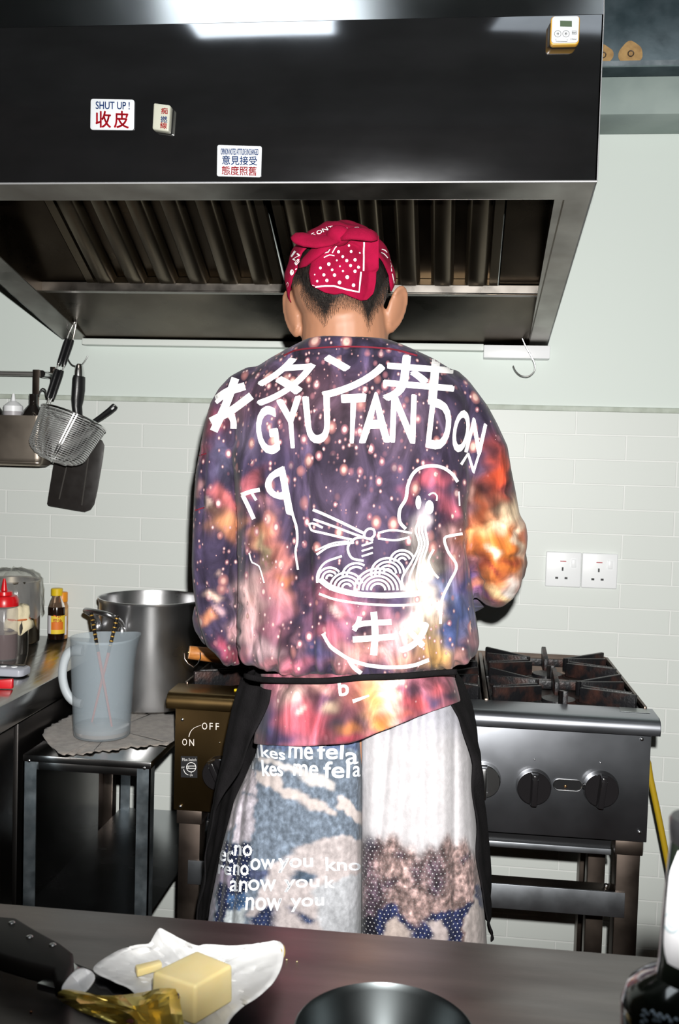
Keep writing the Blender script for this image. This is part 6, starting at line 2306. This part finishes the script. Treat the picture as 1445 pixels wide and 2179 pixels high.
words_ = (('m', [(400, 130), (445, 130), (440, 30), (395, 30)]), ('kes', [(470, 120), (670, 150), (665, 60), (460, 20)]), ('me', [(700, 130), (905, 145), (905, 40), (705, 20)]), ('fel', [(950, 140), (1160, 140), (1170, 0), (945, 15)]), ('a', [(1190, 190), (1290, 180), (1290, 90), (1185, 80)]),
               ('m', [(340, 220), (400, 225), (400, 140), (350, 130)]), ('kes', [(480, 285), (650, 285), (645, 165), (470, 150)]), ('me', [(740, 280), (950, 290), (950, 195), (745, 180)]), ('fel', [(1000, 300), (1215, 300), (1220, 160), (1000, 165)]), ('a', [(1245, 290), (1310, 290), (1310, 200), (1250, 200)]),
               ('ec', [(110, 1010), (220, 1025), (225, 930), (115, 920)]), ('no', [(235, 965), (385, 970), (388, 880), (240, 875)]), ('ow', [(375, 1090), (585, 1075), (580, 995), (380, 990)]), ('you', [(610, 1110), (905, 1095), (905, 985), (615, 990)]), ('kno', [(1020, 1095), (1310, 1090), (1310, 1000), (1015, 980)]),
               ('re', [(100, 1120), (205, 1135), (210, 1060), (105, 1040)]), ('no', [(225, 1130), (355, 1135), (358, 1050), (230, 1040)]), ('an', [(195, 1265), (345, 1280), (350, 1185), (200, 1175)]), ('ow', [(355, 1260), (590, 1270), (590, 1170), (360, 1170)]), ('you', [(660, 1275), (960, 1260), (960, 1165), (665, 1170)]), ('k', [(1010, 1240), (1090, 1240), (1090, 1140), (1010, 1140)]),
               ('now', [(330, 1430), (640, 1435), (640, 1330), (340, 1320)]), ('you', [(720, 1445), (1000, 1420), (1000, 1320), (720, 1330)]))
for n_txt, (txt, q) in enumerate(words_):
    if n_txt == 10:
        drape(mb, 'trouser_lettering', PALEINK, trou, [trou_bvh], .0014, 10, 'white lower-case words near the hip')
        mb = MB()
    text_quad(mb, txt, z4(q), .045)
drape(mb, 'trouser_lettering', PALEINK, trou, [trou_bvh], .0014, 10, 'white lower-case words lower on the leg')

# shirt hem below the apron string
hx = np.linspace(0, 1, 90)
rows = []
hemy = lambda x: np.interp(x, [540, 560, 640, 740, 768, 800, 850, 900, 950, 985], [1582, 1585, 1588, 1582, 1574, 1560, 1541, 1520, 1503, 1490])
cL = lambda y: np.interp(y, [1436, 1500, 1560, 1600], [556, 552, 543, 538])
cR = lambda y: np.interp(y, [1436, 1500, 1560, 1600], [966, 984, 998, 1005])
for v in np.linspace(0, 1, 36):
    row = []
    for th in np.linspace(-100, 100, 100):
        sx = math.sin(math.radians(th)) / math.sin(math.radians(100)) if abs(th) > 90 else math.sin(math.radians(th))
        y0_ = 1434.
        # iterate to find x at the row's own height
        y = y0_
        for _ in range(3):
            mid, hw = (cL(y) + cR(y)) / 2, (cR(y) - cL(y)) / 2
            x = mid + hw * math.sin(math.radians(th))
            y = y0_ + (hemy(x) - y0_) * v
        fold_ = .003 * math.sin(th * .28) * v + .002 * math.sin(th * .6 + 1) * v
        dpt = .140 + .018 * min(1., v * 2.2) + .004 * v
        Yc = 1.625
        Yp = Yc - (dpt + fold_) * max(0., math.cos(math.radians(th))) ** .60 if abs(th) <= 90 else Yc + .03
        if abs(th) < 88:
            h = trou_bvh.ray_cast(CAM, ray(x, y).normalized())
            if h[0] is not None:
                Yp = min(Yp, h[0].y - .007 - fold_)
        row.append(A(x, y, Yp))
    rows.append(row)
for _ in range(3):
    ya = np.array([[p.y for p in r] for r in rows])
    ya[1:-1, 1:-1] = .5 * ya[1:-1, 1:-1] + .125 * (ya[:-2, 1:-1] + ya[2:, 1:-1] + ya[1:-1, :-2] + ya[1:-1, 2:])
    for r, yy_ in zip(rows, ya):
        for k, p in enumerate(r):
            d_ = p - CAM
            r[k] = CAM + d_ * (yy_[k] / d_.y)
hb_ = MB().grid(rows)
hv = np.array([tuple(v) for v in hb_.v])
hpx = proj(hv)
hblobs = [(572, 1535, 34, 52, (62, 68, 104), 1), (620, 1480, 30, 24, (236, 200, 190), .9), (640, 1520, 44, 30, (232, 120, 130), .9), (600, 1570, 40, 14, (60, 60, 96), .9), (665, 1540, 50, 30, (216, 96, 112), .9), (690, 1490, 30, 24, (90, 70, 100), .8), (705, 1500, 16, 14, (255, 220, 190), .95), (640, 1516, 8, 8, (255, 230, 220), .9), (725, 1540, 26, 24, (84, 76, 92), .9), (680, 1460, 30, 14, (226, 170, 160), .8), (750, 1555, 30, 14, (240, 150, 90), .9), (740, 1575, 30, 8, (226, 90, 110), .9), (750, 1480, 30, 26, (230, 140, 130), .9), (785, 1535, 28, 26, (74, 60, 70), .95), (800, 1480, 36, 40, (246, 180, 110), .95), (830, 1500, 18, 50, (255, 244, 226), 1, -.4), (820, 1535, 24, 24, (240, 150, 70), .9), (860, 1480, 14, 40, (226, 90, 100), .8), (870, 1475, 22, 22, (96, 70, 90), .95), (845, 1450, 20, 12, (255, 246, 236), .9), (890, 1500, 24, 16, (220, 96, 100), .9), (915, 1490, 16, 16, (84, 76, 110), .9), (930, 1465, 14, 14, (225, 110, 120), .9), (950, 1480, 16, 10, (70, 56, 80), .9), (865, 1525, 26, 8, (240, 120, 110), .7)]
hrgb = paint(hpx, disp_c(166, 98, 114), hblobs, warp=6, seed=2.)
hem = hb_.build('sweatshirt_hem', SHIRTM, shirt, smooth=180, merge=False, solid=.002)
color_attr(hem.data, 'print', np.hstack([hrgb, np.ones((len(hrgb), 1))]))
color_attr(hem.data, 'sparkle', np.tile([.10, .10, .10, 1], (len(hrgb), 1)))
hem_bvh = bvh_world(hem)
zt = lambda x, y: (560 + x / 3.6125, 1440 + y / 3.6125)
mb = MB()
text_quad(mb, 'b', Q(zt, [(588, 150), (660, 140), (648, 20), (575, 30)]), .05)
stroke(mb, Q(zt, [(690, 190), (750, 170), (815, 145)]), 8, taper=4)
drape(mb, 'hem_lettering', WHITEINK, hem, [hem_bvh], .0022, 8)

# ---- apron: wraps round the front, its back edges show
ayl = [1436, 1460, 1500, 1560, 1600, 1650, 1700, 1750, 1800, 1850, 1900, 1950, 1990, 2040]
axi = [606, 600, 582, 552, 532, 503, 479, 470, 457, 450, 441, 436, 434, 432]
axo = [524, 514, 503, 490, 484, 472, 462, 455, 447, 440, 432, 428, 426, 424]
bxi = [930, 950, 972, 992, 1004, 1008, 1011, 1014, 1018, 1022, 1029, 1036, 1042, 1042]
bxo = [968, 985, 1000, 1014, 1021, 1024, 1028, 1032, 1036, 1040, 1043, 1045, 1045, 1045]
rows = []
for y in np.linspace(1434, 1978, 80):
    v = (y - 1434) / 544
    cxp = 766
    xi, xo = np.interp(y, ayl, axi), np.interp(y, ayl, axo)
    yi, yo = np.interp(y, ayl, bxi), np.interp(y, ayl, bxo)
    if y > 1950:
        yo = yi + max(2, (yo - yi) * (1978 - y) / 28)
    cw = A(cxp, y, TYC)
    lw, rw = cw.x - A(xo, y, TYC).x, A(yo, y, TYC).x - cw.x
    thL = math.asin(min(.985, (cxp - xi) / (cxp - xo)))
    thR = math.asin(min(.985, (yi - cxp) / (yo - cxp)))
    ry = .150 + .022 * v
    row = []
    for k, th in enumerate(np.linspace(-thL, -2 * PI + thR, 120)):
        s, c = math.sin(th), math.cos(th)
        r_ = lw if s < 0 else rw
        wob = .0025 * math.sin(k * .35 + y * .015) + .002 * math.sin(k * .9 + y * .03)
        if min(k, 119 - k) < 8:
            wob += .002 * math.sin(y * .05 + k * .4)
        X = cw.x + (r_ + wob) * s
        Yw = TYC - (ry + wob) * (abs(c) ** .8 * math.copysign(1, c))
        zc = A(766 + (X - cw.x) / .00076, y, TYC).z
        row.append(V((X, Yw, zc)))
    rows.append(row)
apron = MB().grid(rows).build('apron', BLACKCLOTH, person, smooth=180, merge=False, solid=.0022)
line_ = spline([(520, 1438), (560, 1445), (620, 1449), (690, 1448), (760, 1443), (830, 1439), (900, 1435), (972, 1429)], 8)
sb_ = [shirt_bvh, hem_bvh, bvh_world(apron)]
yy_ = []
for q in line_:
    hs_ = [hitY(q[0], q[1] + dy, sb_) for dy in (-8, -3, 3, 8)]
    yy_.append(min([h.y for h in hs_ if h is not None and h.y < 1.75] or [1.6]))
ym = [min(yy_[max(0, i - 4):i + 5]) for i in range(len(yy_))]
ym = [sum(ym[max(0, i - 4):i + 5]) / len(ym[max(0, i - 4):i + 5]) - .004 for i in range(len(ym))]
rows = []
for dy in (-5.5, -3, 0, 3, 5.5):
    rows.append([A(q[0], q[1] + dy + .8 * math.sin(i * .37), ym[i] + .002 * (abs(dy) / 5.5) ** 2) for i, q in enumerate(line_)])
MB().grid(rows).build('apron_string', BLACKCLOTH, apron, smooth=180, merge=False, solid=.003)
# shoes
for s_ in (-1, 1):
    hx_ = A(766, 1560, 1.62).x + s_ * .085 + s_ * .016
    mb = MB()
    for yy, w_, h_ in ((0, 0, 0),):
        sec_ = [(1.575, .030, .05), (1.60, .040, .075), (1.65, .043, .085), (1.70, .045, .075), (1.76, .048, .058), (1.81, .044, .046), (1.845, .026, .034)]
        rings = []
        for y, w2, h2_ in sec_:
            rings.append([V((hx_ + w2 * math.cos(t), y, max(.002, h2_ * .5 + h2_ * .5 * math.sin(t)))) for t in np.linspace(0, 2 * PI, 24, endpoint=False)])
        mb.rings(rings)
    mb.build('shoe', mat('black_shoe', (.02, .02, .02), .5), person, smooth=180)
